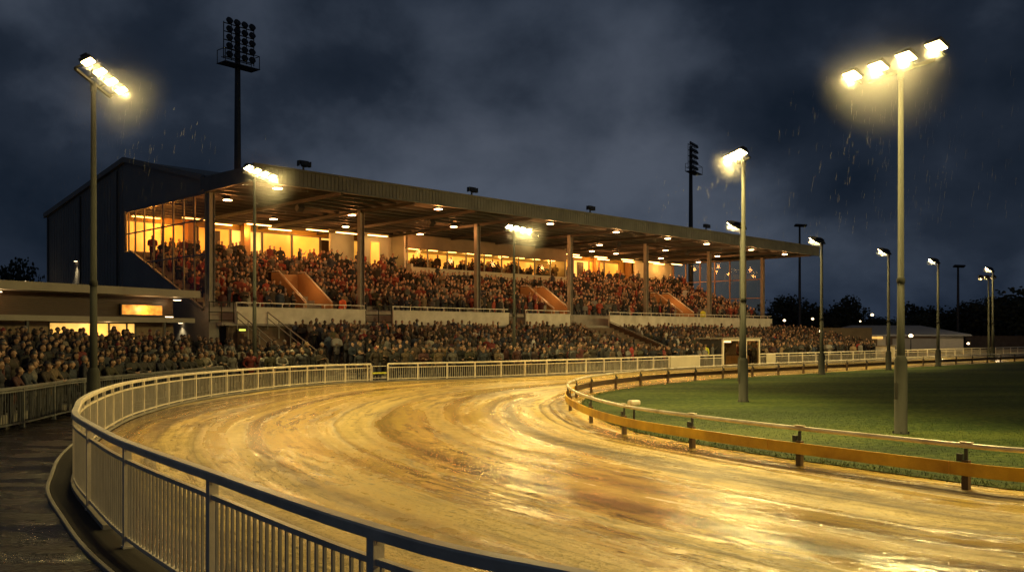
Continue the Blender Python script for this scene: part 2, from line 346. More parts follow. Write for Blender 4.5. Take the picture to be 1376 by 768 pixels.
# the running track between the two curves
def track():
    so, si = arclen(fence_pl), arclen(rail_pl)
    # pair by corresponding control points
    pairs = [(0,0),(1,1),(2,2),(3,3),(4,4),(6,6),(8,7),(10,8),(12,9),(14,11),(16,13),(17,14),(18,15),(19,17),(20,18),(22,19),(23,20),(24,21),(25,22)]
    def nearest(pl, p): return min(range(len(pl)), key=lambda i: (pl[i]-Vector(p)).length_squared)
    ko = [so[nearest(fence_pl, FENCE[a])] for a, _ in pairs]; ki = [si[nearest(rail_pl, RAIL[b])] for _, b in pairs]
    def at(pl, s, L_):
        j = np.searchsorted(s, L_); j = min(max(1, int(j)), len(pl)-1); d = s[j]-s[j-1]; return pl[j-1].lerp(pl[j], (L_-s[j-1])/d if d else 0)
    NU, NV = 700, 26; par = np.linspace(0, len(pairs)-1, NU)
    Lo = np.interp(par, range(len(pairs)), ko); Li = np.interp(par, range(len(pairs)), ki)
    # smooth the pairing
    k = np.ones(31)/31; pad = lambda a: np.convolve(np.concatenate([a[0]-(a[15:0:-1]-a[0]), a, a[-1]+(a[-1]-a[-2:-17:-1])]), k, 'valid')
    Lo, Li = pad(Lo), pad(Li)
    vs, uvs = [], []; s = 0; prev = None
    for a, b in zip(Lo, Li):
        o, i = at(fence_pl, so, a), at(rail_pl, si, b); w = (o-i).length; d = (o-i)/w
        mid = o.lerp(i, .5)
        if prev is not None: s += (mid-prev).length
        prev = mid
        for q in range(NV):
            f = q/(NV-1); vpos = -.55 + f*(w+.45); p = i + d*vpos
            vs.append((p.x, p.y, .0)); uvs.append((s, vpos*(12.9/w if w < 12.9 else 1)))
    fs = [(a*NV+b, a*NV+b+1, (a+1)*NV+b+1, (a+1)*NV+b) for a in range(NU-1) for b in range(NV-1)]
    mb = MB(); mb.add(vs, fs, True); o = mb.build('track', M['track']); me = o.data
    ul = me.uv_layers.new(name='track')
    for l in me.loops: ul.data[l.index].uv = uvs[l.vertex_index]
    tag(o, kind='structure'); return o
track()
# infield turf: inside the running rail
inn = offset(rail_pl, .50)
rng = random.Random(3)
def turf():
    edge = [p + (q:=Vector((rng.uniform(-.05,.05), rng.uniform(-.05,.05)))) for p in resample(inn, .3)]
    # far side closes with a long chord
    poly = edge
    bm = bmesh.new(); n = len(poly); c0 = (0,0)
    vs = [bm.verts.new((p.x, p.y, .02)) for p in poly]
    ext = [bm.verts.new((300, 176, .02)), bm.verts.new((300, 8, .02))]
    f = bm.faces.new(vs + ext); bmesh.ops.triangulate(bm, faces=[f])
    me = bpy.data.meshes.new('grass_infield'); bm.to_mesh(me); bm.free(); me.materials.append(M['grass'])
    o = bpy.data.objects.new('grass_infield', me); COL.objects.link(o); tag(o, kind='structure')
    if me.polygons[0].normal.z < 0: me.flip_normals()
turf()
# tufts of grass along the edge of the turf
def tufts():
    mb = MB(); r = random.Random(5)
    e = [p for p in resample(offset(rail_pl, .42), .02) if p.y < 70 and p.x < 16]
    for p in e:
        dist = p.length
        for _ in range(3 if dist < 26 else 1):
            off = abs(r.gauss(0, .35)); q = p + Vector((r.uniform(-.1,.1), r.uniform(-.1,.1)))
            d = Vector((.75, .66)); q = q + d*off*.9
            h = r.uniform(.03,.10)*(1 if off > .1 else 1.2); w = r.uniform(.006,.014); a = r.uniform(0, 6.28); ln = r.uniform(.2,.8)*h; b = r.uniform(0,6.28)
            dx, dy = w*math.cos(a), w*math.sin(a)
            mb.add([(q.x-dx,q.y-dy,.015),(q.x+dx,q.y+dy,.015),(q.x+ln*math.cos(b),q.y+ln*math.sin(b),h)], [(0,1,2)])
    for _ in range(26000):   # the mown turf nearest the camera
        t_ = r.random()**1.3; y = 14 + 14*t_; x = 9.5 + 1.2*(1-t_)*10*r.random() - 5*t_*1.0 + r.uniform(-3,6)
        # keep inside the turf: right of the rail line
        h = r.uniform(.012,.03); a = r.uniform(0,6.28); w = .008
        pr = min(range(0, len(rail_pl), 8), key=lambda i: (rail_pl[i]-Vector((x,y))).length_squared)
        tg = (rail_pl[min(pr+1, len(rail_pl)-1)]-rail_pl[pr-1 if pr else 0]).normalized(); side = (Vector((x,y))-rail_pl[pr]).dot(Vector((tg.y,-tg.x)))
        if side < .55: continue
        mb.add([(x-w*math.cos(a),y-w*math.sin(a),.02),(x+w*math.cos(a),y+w*math.sin(a),.02),(x+r.uniform(-.02,.02),y+r.uniform(-.02,.02),.02+h)], [(0,1,2)])
    tag(mb.build('grass', M['blade'], fix=False), kind='stuff')
tufts()
# sand clods on the track
def clods():
    mb = MB(); r = random.Random(9)
    for _ in range(1500):
        i = r.randrange(100, len(rail_pl)-900); p = rail_pl[i]
        tg = (rail_pl[i+1]-rail_pl[i-1]).normalized(); q = p - Vector((tg.y,-tg.x))*(r.random()**1.8*9+.15)
        if q.y > 30 or q.length < 5: continue
        s = r.uniform(.008,.028)
        vs = [(q.x+r.uniform(.6,1)*s*x, q.y+r.uniform(.6,1)*s*y, .002+max(0,z)*s*.7) for x,y,z in ((1,0,0),(0,1,0),(-1,0,0),(0,-1,0),(.3,.2,1))]
        mb.add(vs, [(0,1,4),(1,2,4),(2,3,4),(3,0,4)])
    tag(mb.build('sand_clods', M['track'], fix=True), kind='stuff')
clods()
# kerb outside the bend
kerb_pl = [p for p in resample(offset(fence_pl, -.40), .25) if 3 < p.y < 24 and p.x < -2.0]
kb = MB(); kb.sweep([(p.x, p.y, 0) for p in kerb_pl], [(-.03,-.02),(.03,-.02),(.03,.015),(.02,.024),(-.02,.024),(-.03,.015)])
tag(kb.build('kerb', M['concrete']), kind='structure')
strip = MB(); fe = [p for p in resample(fence_pl, .4) if -2 < p.y < 62 and p.x < 14]
strip.sweep([(p.x, p.y, 0) for p in fe], [(-.36,.012),(.10,.012)], closed_prof=False)
tag(strip.build('earth_strip', M['dirt']), kind='structure')
plinth = MB(); fe = [p for p in resample(fence_pl, .5) if 11 < p.y < 110 and p.x < 70]
plinth.sweep([(p.x, p.y, 0) for p in fe], [(-.06,0),(.06,0),(.06,.07),(-.06,.07)])
tag(plinth.build('kerb_plinth', M['concrete']), kind='structure')

# ------------------------------------------------------------------ outer crowd fence
def sub(pl, test):
    return [p for p in pl if test(p)]
def make_fence(name, label, cat, pl, post_step, bar_step, near_first, m_rail, m_bar, hfun, w=.08, group=None, midgap=.23, bar_w=.022, n_bars=100, posts=None):
    root = thing(name, label, cat, (pl[0].x, pl[0].y, 0), 0, group); o0 = pl[0]
    L_ = lambda p, z: (p.x-o0.x, p.y-o0.y, z)
    fine = resample(pl, .3); fine.append(pl[-1])
    pr = [(-w/2,-.055),(w/2,-.055),(w/2,.012),(w/2-.012,.024),(-w/2+.012,.024),(-w/2,.012)]
    MB().sweep([L_(p, hfun(p)-.024) for p in fine], pr).build('top_rail', m_rail, root)
    pr2 = [(-.025,-.022),(.025,-.022),(.025,.022),(-.025,.022)]
    MB().sweep([L_(p, hfun(p)-midgap) for p in fine], pr2).build('middle_rail', m_rail, root)
    MB().sweep([L_(p, .13) for p in fine], pr2).build('bottom_rail', m_rail, root)
    pp = posts if posts else resample(pl, post_step) + [pl[-1]]
    for p in pp:
        i = min(range(len(pl)), key=lambda k: (pl[k]-p).length_squared)
        t = (pl[min(i+1,len(pl)-1)]-pl[max(0,i-1)]).normalized(); a = math.atan2(t.y, t.x)
        b = MB(); h = hfun(p); pw_ = .085 if p.y < 14 else .07; b.box(L_(p, (h-.064)/2), (pw_,pw_,h-.064), a)
        b.box(L_(p, .02), (.13,.11,.03), a)
        if p.y < 12:   # gusset under the top rail
            b.box(L_(p, h-.09), (.10,.043,.05), a)
        b.build('post', m_rail, root)
    bars = resample(pl, bar_step)
    if near_first: bars.sort(key=lambda p: p.length)
    bars = [p for p in bars if min((p-q).length for q in pp) > .05]
    def bar(mb, p):
        i = min(range(len(pl)), key=lambda k: (pl[k]-p).length_squared)
        t = (pl[min(i+1,len(pl)-1)]-pl[max(0,i-1)]).normalized()
        h = hfun(p)-midgap-.022; mb.box(L_(p, (h+.152)/2), (bar_w, bar_w, h-.152), math.atan2(t.y, t.x))
    for p in bars[:n_bars]:
        mb = MB(); bar(mb, p); mb.build('baluster', m_bar, root)
    if len(bars) > n_bars:
        mb = MB()
        for p in bars[n_bars:]: bar(mb, p)
        tag(mb.build('baluster_infill', m_bar, root), kind='stuff')
    return root
iA = min(range(len(fence_pl)), key=lambda i: (fence_pl[i]-Vector((-7.3,45.15))).length)
bend = [p for p in fence_pl[:iA+1]]
i0 = next(i for i, p in enumerate(bend) if p.x < 6.5); bend = bend[i0:]
gate_p = fence_pl[iA]
rest = fence_pl[iA:]
sB = arclen(rest); jB = next(i for i, s_ in enumerate(sB) if s_ > .95)
jC = min(range(len(rest)), key=lambda i: (rest[i]-Vector((15.2,63.9))).length)
jD = min(range(len(rest)), key=lambda i: (rest[i]-Vector((18.6,66.9))).length)
jE = next(i for i, p in enumerate(rest) if p.x > 66)
near_posts = [Vector(p) for p in ((4.2,2.2),(1.55,3.75),(-.89,5.78),(-2.72,8.05),(-4.47,10.3),(-5.95,12.5))]
k0 = min(range(len(bend)), key=lambda i: (bend[i]-Vector((-7.1,14.4))).length)
bend_posts = near_posts + resample(bend[k0:], 1.35) + [bend[-1]]
def fh_b(p): return fh(p)
make_fence('crowd_fence', 'white painted rail fence sweeping round the near bend of the sand track', 'fence', bend, 2.0, .125, True, M['white_paint'], M['fence_bar'], fh_b, w=.11, posts=bend_posts, group='white fences round the track')
make_fence('crowd_fence', 'white rail fence along the straight between the gate gap and the glazed booth', 'fence', rest[jB:jC+1], 1.7, .12, True, M['white_paint'], M['fence_bar'], fh_b, w=.07, group='white fences round the track')
make_fence('crowd_fence', 'white rail fence running from the glazed booth to the right edge of the picture', 'fence', rest[jD:jE], 2.0, .14, True, M['white_paint'], M['fence_bar'], fh_b, w=.07, group='white fences round the track')
# small gate in the gap
gt = thing('track_gate', 'low steel gate with a yellow crossbar in the gap of the white fence', 'gate', (rest[0].x, rest[0].y, 0), math.atan2(rest[jB].y-rest[0].y, rest[jB].x-rest[0].x))
MB().bar((.08,0,.80),(.9,0,.80),.03,.03).bar((.08,0,.2),(.9,0,.2),.03,.03).build('frame', M['white_paint'], gt)
MB().bar((.08,-.02,.45),(.9,-.02,.45),.03,.07).build('crossbar', M['hivis_yellow'], gt)
MB().bar((.1,0,0),(.1,0,.8),.03,.03).build('hinge_post', M['white_paint'], gt)
# dark barrier left of the path
BAR = [(-15.5,13.5),(-13.6,18),(-12.95,22.3),(-13.2,25.3),(-13.4,27.4),(-12.9,31.5),(-12.6,35),(-12.4,38)]
bar_pl = [Vector((p.x, p.y)) for p in spline([Vector((*p, 0)) for p in BAR], .25)]
make_fence('steel_barrier', 'dark steel railing holding back the crowd on the left of the wet path', 'barrier', bar_pl, 2.1, .12, True, M['barrier'], M['barrier'], lambda p: 1.1, w=.045, midgap=.12, bar_w=.014, n_bars=95)

# ------------------------------------------------------------------ inner running rail
def running_rail():
    pl = [p for p in rail_pl if p.x < 75 and not (p.x > 17 and p.y < 30)]
    o0 = pl[40]; root = thing('running_rail', 'low white running rail with an orange kickboard around the inside of the sand track', 'rail', (o0.x, o0.y, 0))
    L_ = lambda p, z: (p.x-o0.x, p.y-o0.y, z)
    fine = resample(pl, .3)
    MB().sweep([L_(p, .70) for p in fine], [(.042*math.cos(a), .042*math.sin(a)) for a in [2*math.pi*k/10 for k in range(10)]], True).build('top_rail', M['rail_white'], root)
    # boards in 3.6 m lengths on the track side (left of travel = -side)
    bl = resample(offset(pl, -.075), .3); seg = 12
    NSEG = 9
    for k in range(0, min(len(bl)-1, seg*NSEG), seg):
        s_ = bl[k:k+seg+1]
        if len(s_) < 2: continue
        pts = [L_(p, .33) for p in s_]; a, b = Vector(pts[0]), Vector(pts[-1])
        pts[0] = tuple(a.lerp(Vector(pts[1]), .02)); pts[-1] = tuple(b.lerp(Vector(pts[-2]), .02))
        MB().sweep(pts, [(-.016,-.105),(.016,-.105),(.016,.105),(-.016,.105)]).build('kickboard', M['orange_board'], root)
    far_b = bl[seg*NSEG:]
    MB().sweep([L_(p, .33) for p in far_b], [(-.016,-.105),(.016,-.105),(.016,.105),(-.016,.105)]).build('kickboard', M['wood_post'], root)  # shade on the back of the far boards put into a darker material
    # posts
    near = [Vector(p) for p in ((15.3,10.35),(12.6,11.3),(10.0,12.45),(7.3,14.2),(5.42,16.85),(3.92,19.29),(2.80,21.8),(2.18,24.5))]
    rest_ = [p for p in resample(pl, 2.9) if p.y > 26]
    for p in near+rest_:
        i = min(range(len(pl)), key=lambda k: (pl[k]-p).length_squared)
        t = (pl[min(i+1,len(pl)-1)]-pl[max(0,i-1)]).normalized(); a = math.atan2(t.y, t.x); sd = Vector((t.y, -t.x))
        b = MB(); c = pl[i] + sd*.0
        b.box(L_(c, .235), (.11,.10,.47), a); post = b.build('post', M['wood_post'], root, bevel=.006)
        b = MB(); b.box(L_(c, .55), (.05,.035,.20), a); b.box(L_(c + t*.10, .50), (.09,.06,.12), a)
        b.build('bracket', M['dark_metal'], post)
        MB().box(L_(c, .752), (.20,.10,.018), a).build('cap', M['rail_white'], post, bevel=.004)
    return root
running_rail()
# white marker box on the turf edge, just behind the rail
mk = thing('track_marker', 'small white rounded marker box standing just behind the running rail', 'marker', (3.15,22.9,0), .4)
MB().box((0,0,.70),(.30,.2,.14)).build('housing', M['rail_white'], mk, bevel=.04)
MB().tube((0,0,0),(0,0,.63),.03).build('stem', M['dark_metal'], mk)

# ------------------------------------------------------------------ floodlight poles
LIGHTS = []
def spot(parent, loc, aim, power, size, col=(1,.74,.235), blend=.6, rad=.25, typ='SPOT'):
    ld = bpy.data.lights.new('floodlight_beam', typ); ld.energy = power; ld.color = col; ld.shadow_soft_size = rad
    if typ == 'SPOT': ld.spot_size = R(size); ld.spot_blend = blend
    o = bpy.data.objects.new('floodlight_beam', ld); COL.objects.link(o)
    o.location = loc; d = Vector(aim) - Vector(loc); o.rotation_euler = d.to_track_quat('-Z', 'Y').to_euler(); o.parent = parent
    return o
def pole(label, x, y, top, rz, n=4, gap=.62, power=9000, sleeve=1.6, rad=.085, lens='lamp', tilt=62, reach=(9, 0), spotsize=150, group='floodlight poles round the track', head=1.0, barlen=None):
    r = thing('floodlight_pole', label, 'floodlight', (x, y, 0), rz, group); r['top'] = top
    MB().lathe([(rad*1.15, sleeve), (rad, top*.42), (rad*.93, top*.42), (rad*.72, top-.05)], n=16).build('pole', M['galv'], r)
    MB().lathe([(rad*2.4,0),(rad*2.4,.03),(rad*1.85,.04),(rad*1.85,sleeve-.12),(rad*1.2,sleeve)], n=16).build('base_sleeve', M['galv'], r)
    MB().lathe([(rad*1.12, top*.42-.06),(rad*1.2, top*.42-.03),(rad*1.2, top*.42+.05),(rad, top*.42+.08)], n=16).build('collar', M['galv'], r)
    MB().lathe([(rad*.95,top-.25),(rad*.95,top-.02),(rad*.6,top)], n=12).build('pole_cap', M['galv'], r)
    MB().box((0,-rad*1.86,sleeve*.55),(rad*1.3,.012,.42)).build('access_hatch', M['dark_metal'], r)
    for a_ in range(4): MB().lathe([(.02,0),(.02,.05)], (rad*2.15*math.cos(a_*1.57+.78), rad*2.15*math.sin(a_*1.57+.78), .03), 6).build('bolt', M['dark_metal'], r)
    bl = barlen or gap*(n-1)*1.0
    MB().bar((-bl/2,0,top-.04),(bl/2,0,top-.04),.07,.07).build('crossbar', M['galv'], r)
    for k in range(n):
        xx = (k-(n-1)/2)*gap
        Rm = Matrix.Translation((xx, -.30, top+.14)) @ Matrix.Rotation(R(-(90-tilt)), 4, 'X')
        h = MB(); w, d, t_ = .44*head, .34*head, .085
        # housing: bevelled tray with a back spine of fins
        h.box(None, (w, d, t_), M4=Rm @ Matrix.Translation((0,0,.045)))
        h.box(None, (w*.7, d*.6, .05), M4=Rm @ Matrix.Translation((0,0,.11)))
        for f in range(5): h.box(None, (.012, d*.6, .05), M4=Rm @ Matrix.Translation(((f-2)*w*.14,0,.155)))
        hd = h.build('lamp_head', M['dark_metal'], r)
        MB().box(None, (w*.88, d*.84, .012), M4=Rm @ Matrix.Translation((0,0,-.006))).build('lens', M[lens], hd)
        MB().bar((xx,0,top-.02),(xx,-.28,top+.14),.05,.04).build('arm', M['galv'], r)
    if power:
        for k in range(n):
            xx = (k-(n-1)/2)*gap; spot(r, (xx,-.33,top+.06), (xx*1.3, -.33-reach[0], 0), power/n, spotsize, rad=.12)
    return r
P = {}
P['p0'] = pole('tall lit floodlight pole rising from the crowd at the far left', -10.85, 23.0, 9.0, R(97), power=2700, gap=.86, head=.85, reach=(11,0), spotsize=128)
P['p2'] = pole('lit floodlight pole in front of the left end of the grandstand', -11.9, 41.0, 9.75, R(80), power=7000, gap=.8, reach=(12,0), spotsize=130)
P['p3'] = pole('lit floodlight pole in front of the middle of the grandstand', .12, 52.0, 8.45, R(60), power=7000, gap=.75, reach=(12,0), spotsize=130)
P['r1'] = pole('nearest and tallest lit floodlight pole, on the infield at right', 9.6, 21.9, 9.0, R(-66), power=5600, gap=.86, sleeve=1.95, rad=.082, reach=(7,0), barlen=2.0)
P['r0'] = pole('lit floodlight pole on the infield just beyond the right edge of the picture', 17.6, 14.2, 9.0, R(-70), power=5600, gap=.86, sleeve=1.95, rad=.082, reach=(9,0), barlen=2.0)
P['r2'] = pole('lit floodlight pole on the infield beside the glazed booth', 8.35, 32.0, 8.75, R(-82), power=6500, gap=.55, sleeve=1.6, rad=.09, reach=(7,0), n=3)
far = [('partly hidden floodlight pole directly behind the one beside the glazed booth', 11.9, 46.0, 7.95, 1),
       ('floodlight pole on the infield below the right tip of the stand roof', 18.5, 53.0, 7.9, 1),
       ('floodlight pole on the infield in front of the pale roofed pavilion', 25.3, 59.6, 7.85, 1),
       ('floodlight pole on the infield at the right end of the pavilion', 31.8, 66.2, 7.75, 1),
       ('rightmost floodlight pole on the infield grass edge', 42.5, 78.4, 8.0, 1)]
for lb, x, y, h_, _ in far:
    pole(lb, x, y, h_, R(228), power=2400, gap=.5, n=3, sleeve=1.3, rad=.10, lens='lamp_far', reach=(7,0), head=1.2, tilt=50)
P['slim'] = pole('slim lit floodlight pole standing just behind the rightmost infield pole', 44.6, 83.0, 7.6, R(180), power=1500, gap=.6, n=3, sleeve=1.0, rad=.08, lens='lamp', reach=(5,0), tilt=45)

# tall unlit masts
def mast(label, x, y, top, rz, cols=4, rows=5, w=3.2, hgt=4.0, r0=.42):
    r = thing('floodlight_mast', label, 'floodlight mast', (x, y, 0), rz, 'tall unlit floodlight masts')
    MB().lathe([(r0,0),(r0*.8,top*.5),(r0*.55,top)], n=14).build('mast_pole', M['dark_metal'], r)
    f = MB()
    for k in range(rows): f.bar((-w/2,-.2,top-hgt+.6+k*(hgt-.6)/(rows-1)),(w/2,-.2,top-hgt+.6+k*(hgt-.6)/(rows-1)),.07,.07)
    for k in range(cols+1):
        xx = -w/2+k*w/cols; f.bar((xx,-.2,top-hgt+.4),(xx,-.2,top+.1),.06,.06)
    f.bar((-w/2,.15,top-hgt+.6),(w/2,.15,top-hgt+.6),.06,.06).bar((-.3,.1,top-.3),(.3,.1,top-.3),.1,.1)
    f.build('lamp_frame', M['dark_metal'], r)
    p = MB(); z = top-hgt-.1
    p.box((-w*.1,-.6,z),(w*1.15,1.3,.06))
    for xx in (-w*.66,w*.46): p.bar((xx,-1.2,z),(xx,-1.2,z+1.1),.05,.05).bar((xx,0,z),(xx,0,z+1.1),.05,.05).bar((xx,-1.2,z+1.1),(xx,0,z+1.1),.05,.05)
    p.bar((-w*.66,-1.2,z+1.1),(w*.46,-1.2,z+1.1),.05,.05).build('platform', M['dark_metal'], r)
    for i in range(rows):
        for k in range(cols):
            xx = -w/2+(k+.5)*w/cols; zz = top-hgt+.75+i*(hgt-.6)/(rows-1)
            h = MB(); Rm = Matrix.Translation((xx,-.45,zz)) @ Matrix.Rotation(R(65), 4, 'X')
            for (ra, za, rb, zb) in ((.30,.16,.30,0),(.12,-.16,.30,0)):
                h.tube(Rm @ Vector((0,0,za)), Rm @ Vector((0,0,zb)), ra, rb, 10)
            h.build('lamp', M['dark_metal'], r)
    return r
mast('tall unlit floodlight mast rising behind the left end of the grandstand', -23.2, 75, 28.3, R(50), 4, 5, 2.9, 3.4, .38)
mast('tall unlit floodlight mast rising behind the right half of the stand roof', 26.2, 130, 29.8, R(60), 4, 5, 3.6, 3.9, .42)
def thin_mast(label, x, y, top, low=None):
    r = thing('lamp_mast', label, 'lamp mast', (x, y, 0), R(20), 'thin unlit lamp masts in the distance')
    MB().lathe([(.26,0),(.15,top)], n=10).build('mast_pole', M['dark_metal'], r)
    MB().bar((-.9,0,top),(.9,0,top),.12,.12).build('crossbar', M['dark_metal'], r)
    for s_ in (-.8,-.25,.3,.85):
        Rm = Matrix.Translation((s_,-.2,top+.1)) @ Matrix.Rotation(R(-30),4,'X'); MB().box(None,(.5,.5,.22),M4=Rm).build('lamp_head', M['dark_metal'], r)
    if low: MB().box((0,-.25,low),(.7,.4,.35)).build('loudspeaker', M['dark_metal'], r)
thin_mast('thin unlit lamp mast beyond the right tip of the stand roof', 45.4, 140, 19.3, 15.6)
thin_mast('thin unlit lamp mast among the trees, behind the pavilion', 70.4, 140, 12.9)

# ------------------------------------------------------------------ grandstand (local x along the front, y to the back)
G0 = Vector((-17, 50, 0)); GA = R(45); UL = 62.0
def GW(u, v, z=0):
    c = .70710678; return Vector((G0.x + c*(u-v), G0.y + c*(u+v), z))
stand = thing('grandstand', 'long packed grandstand with a flat cantilever roof, glowing orange inside', 'grandstand', G0, GA)
COLS = [0.1+10.25*k for k in range(7)]
def zr(v): return 4.0 + max(0, v-.5)*.36
# roof
rf = MB()
rf.extrude_poly([(-5.5,10.92),(-5.5,11.16),(0,11.28),(11.4,13.8),(26.9,11.6),(26.9,11.45),(11.4,13.6),(0,11.05)], -.35, UL+.4)
roof = rf.build('roof', M['cladding_dark'], stand)
# soffit with purlins and main beams
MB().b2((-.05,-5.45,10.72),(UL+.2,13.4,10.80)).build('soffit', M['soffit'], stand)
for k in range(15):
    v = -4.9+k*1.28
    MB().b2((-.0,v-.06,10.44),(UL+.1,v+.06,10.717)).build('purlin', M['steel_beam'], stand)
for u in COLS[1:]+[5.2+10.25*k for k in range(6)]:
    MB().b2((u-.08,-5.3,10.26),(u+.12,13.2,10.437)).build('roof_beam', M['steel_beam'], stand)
# fascia with ribs
fa = MB(); fa.b2((-.45,-5.72,10.36),(UL+.5,-5.56,11.20))
fa.b2((-.47,-5.80,11.14),(UL+.52,-5.50,11.24)); fa.b2((-.47,-5.78,10.30),(UL+.52,-5.54,10.37))
k = -.3
while k < UL+.4:
    fa.b2((k,-5.742,10.385),(k+.06,-5.722,11.125)); k += .25
fa.build('fascia', M['fascia'], stand)
fs_ = MB(); fs_.b2((-.45,-5.55,10.36),(-.30,-.1,11.17)); fs_.b2((-.45,-.1,10.5),(-.30,.3,11.3)); fs_.build('side_fascia', M['fascia'], stand)
fs_ = MB(); fs_.b2((UL+.35,-5.55,10.36),(UL+.5,13.2,11.15)); fs_.build('side_fascia', M['fascia'], stand)
# left gable wall, built round the glazed opening
ridge = lambda v: 11.25 + (v/11.4)*2.5 if v <= 11.4 else 13.75 - (v-11.4)/15.5*2.2
gw = MB()
gw.extrude_poly([(11.7,0),(26.8,0),(26.8,ridge(26.8)),(11.7,ridge(11.7))], -.2, 0)
gw.extrude_poly([(0.25,10.45),(11.7,10.45),(11.7,ridge(11.7)),(11.4,ridge(11.4)),(0.25,ridge(.25))], -.2, 0)
gw.extrude_poly([(0.25,0),(11.7,0),(11.7,7.75),(10.9,7.75),(.7,3.75),(0.25,3.75)], -.2, 0)
gwall = gw.build('side_wall', M['cladding_dark'], stand)
rb = MB()
v = 12.0
while v < 26.6: rb.b2((-.235,v,.1),(-.203,v+.05,ridge(v+.5)-.15)); v += .5
rb.build('cladding_ribs', M['cladding_dark'], gwall)
MB().extrude_poly([(0.25,11.1),(11.4,13.62),(26.9,11.4),(26.9,11.75),(11.4,13.95),(0.25,11.42)], -.42, -.24).build('verge_trim', M['cladding_dark'], stand)
# back wall and right end wall strips
MB().b2((-.0,26.5,0),(UL,26.8,11.4)).build('rear_wall', M['cladding_dark'], stand)
# left glazing: mullions, transoms, sloping sill, panes
def sill(v): return 3.95 + (v-.7)*.39
gl = thing = thing
lg = MB()
lg.bar((-.1,.7,sill(.7)-.1),(-.1,10.9,sill(10.9)-.1),.16,.12); lg.bar((-.1,.3,10.40),(-.1,11.6,10.40),.12,.10)
lgf = lg.build('end_window_frame', M['column'], stand)
mv = [.35,1.75,3.15,4.55,5.95,7.35,8.75,10.15,11.2,11.65]
for v in mv:
    z0 = max(sill(v)-.05, 3.8) if v < 10.9 else 7.75
    MB().b2((-.14,v-.045,z0),(-.05,v+.045,10.36)).build('mullion', M['column'], lgf)
for z in (8.95,6.95): 
    v1 = 11.6; v0 = .35
    MB().b2((-.13,v0,z-.035),(-.06,v1 if z > 8 else 8.4,z+.035)).build('transom', M['column'], lgf)
pn = MB(); pn.add([(-.10,p_,q_) for p_,q_ in [(.35,3.95),(.7,3.98),(10.9,7.93),(11.6,7.93),(11.6,10.36),(.35,10.36)]], [(0,1,2,3,4,5)]); pn.build('pane', M['glass'], lgf)
# columns
for u in COLS:
    c = MB(); c.b2((u-.17,-.02,3.2),(u-.145,.30,10.42)); c.b2((u+.145,-.02,3.2),(u+.17,.30,10.42)); c.b2((u-.142,.12,3.2),(u+.142,.16,10.42))
    c.b2((u-.25,-.1,3.2),(u+.25,.38,3.96)); c.build('column', M['column'], stand)
c = MB(); c.b2((-.25,-.35,0),(.35,.2,3.9)); c.build('column_base', M['concrete'], stand)
# raked seating
st = MB(); nrow = 14
for k in range(nrow):
    v = .5+.8*k; st.b2((.2,v,2.0),(UL-.3,v+.795,zr(v)+.0))
st.b2((.2,-1.0,2.9),(UL-.3,.5,3.10)); st.b2((.2,11.7,2),(UL-.3,13.5,7.9))
st.build('raked_terrace', M['concrete'], stand)
# front parapet wall in sections, with a rail
secs = [(1.0,9.8),(12.0,22.6),(24.4,29.4),(34.4,61.3)]
for a, b_ in secs:
    w = MB(); w.b2((a,-1.12,3.02),(b_,-.95,3.93)); w.b2((a-.02,-1.15,3.93),(b_+.02,-.92,3.98)); w.build('parapet_wall', M['concrete_pale'], stand)
    h = MB(); h.bar((a,-1.03,4.22),(b_,-1.03,4.22),.05,.05)
    q = a+.05
    while q < b_: h.bar((q,-1.03,3.98),(q,-1.03,4.2),.035,.035); q += 1.45
    h.build('handrail', M['white_paint'], stand)
for a, b_ in ((9.85,11.95),(22.65,24.35),(-.6,.9)):
    h = MB()
    for z in (4.22,3.65,3.2): h.bar((a,-1.03,z),(b_,-1.03,z),.05,.05)
    for q in (a+.03,(a+b_)/2,b_-.03): h.bar((q,-1.03,3.1),(q,-1.03,4.2),.045,.045)
    h.build('gate_rail', M['galv'], stand)
MB().b2((.6,-.9,0),(UL,-.7,3.0)).build('front_wall', M['brick'], stand)
MB().b2((.3,-1.2,2.9),(UL-.3,-.5,3.0)).build('walkway_slab', M['concrete'], stand)
# concourse back wall: lit window bays, doors, piers
MB().b2((0,13.5,7),(UL,13.7,10.7)).build('back_wall', M['yellow_wall'], stand)
u = .6; i = 0; rr = random.Random(4)
while u < UL-1:
    if u < 19.5 or u > 41:
        wv = 2.36
        if u+wv < UL-7 :
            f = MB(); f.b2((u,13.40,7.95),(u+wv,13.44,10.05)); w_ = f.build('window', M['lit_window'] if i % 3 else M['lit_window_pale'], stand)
            g2 = MB()
            g2.b2((u-.06,13.34,8.5),(u,13.46,10.1)); g2.b2((u+wv,13.34,8.5),(u+wv+.06,13.46,10.1)); g2.b2((u-.06,13.34,10.05),(u+wv+.06,13.46,10.12))
            g2.build('frame', M['column'], w_)
    u += 2.55; i += 1
for u in (4.6,8.9,44,49.5,55):
    MB().b2((u,12.7,7.6),(u+.5,13.3,10.6)).build('pier', M['orange_wall'], stand)
for u in (6.3,15.9,47):
    d = MB(); d.b2((u,13.30,7.9),(u+1.0,13.36,9.9)); d.build('door', M['slats'], stand)
MB().b2((15.4,11.3,7.6),(17.6,11.5,10.6)).build('partition_wall', M['cream'], stand)
MB().b2((17.62,10.6,7.2),(20.8,10.8,10.6)).build('partition_wall', M['cream'], stand)
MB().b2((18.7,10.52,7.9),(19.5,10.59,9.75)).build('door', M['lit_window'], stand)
MB().b2((55.0,11.9,7.4),(UL-.2,12.1,10.6)).build('partition_wall', M['cream'], stand)
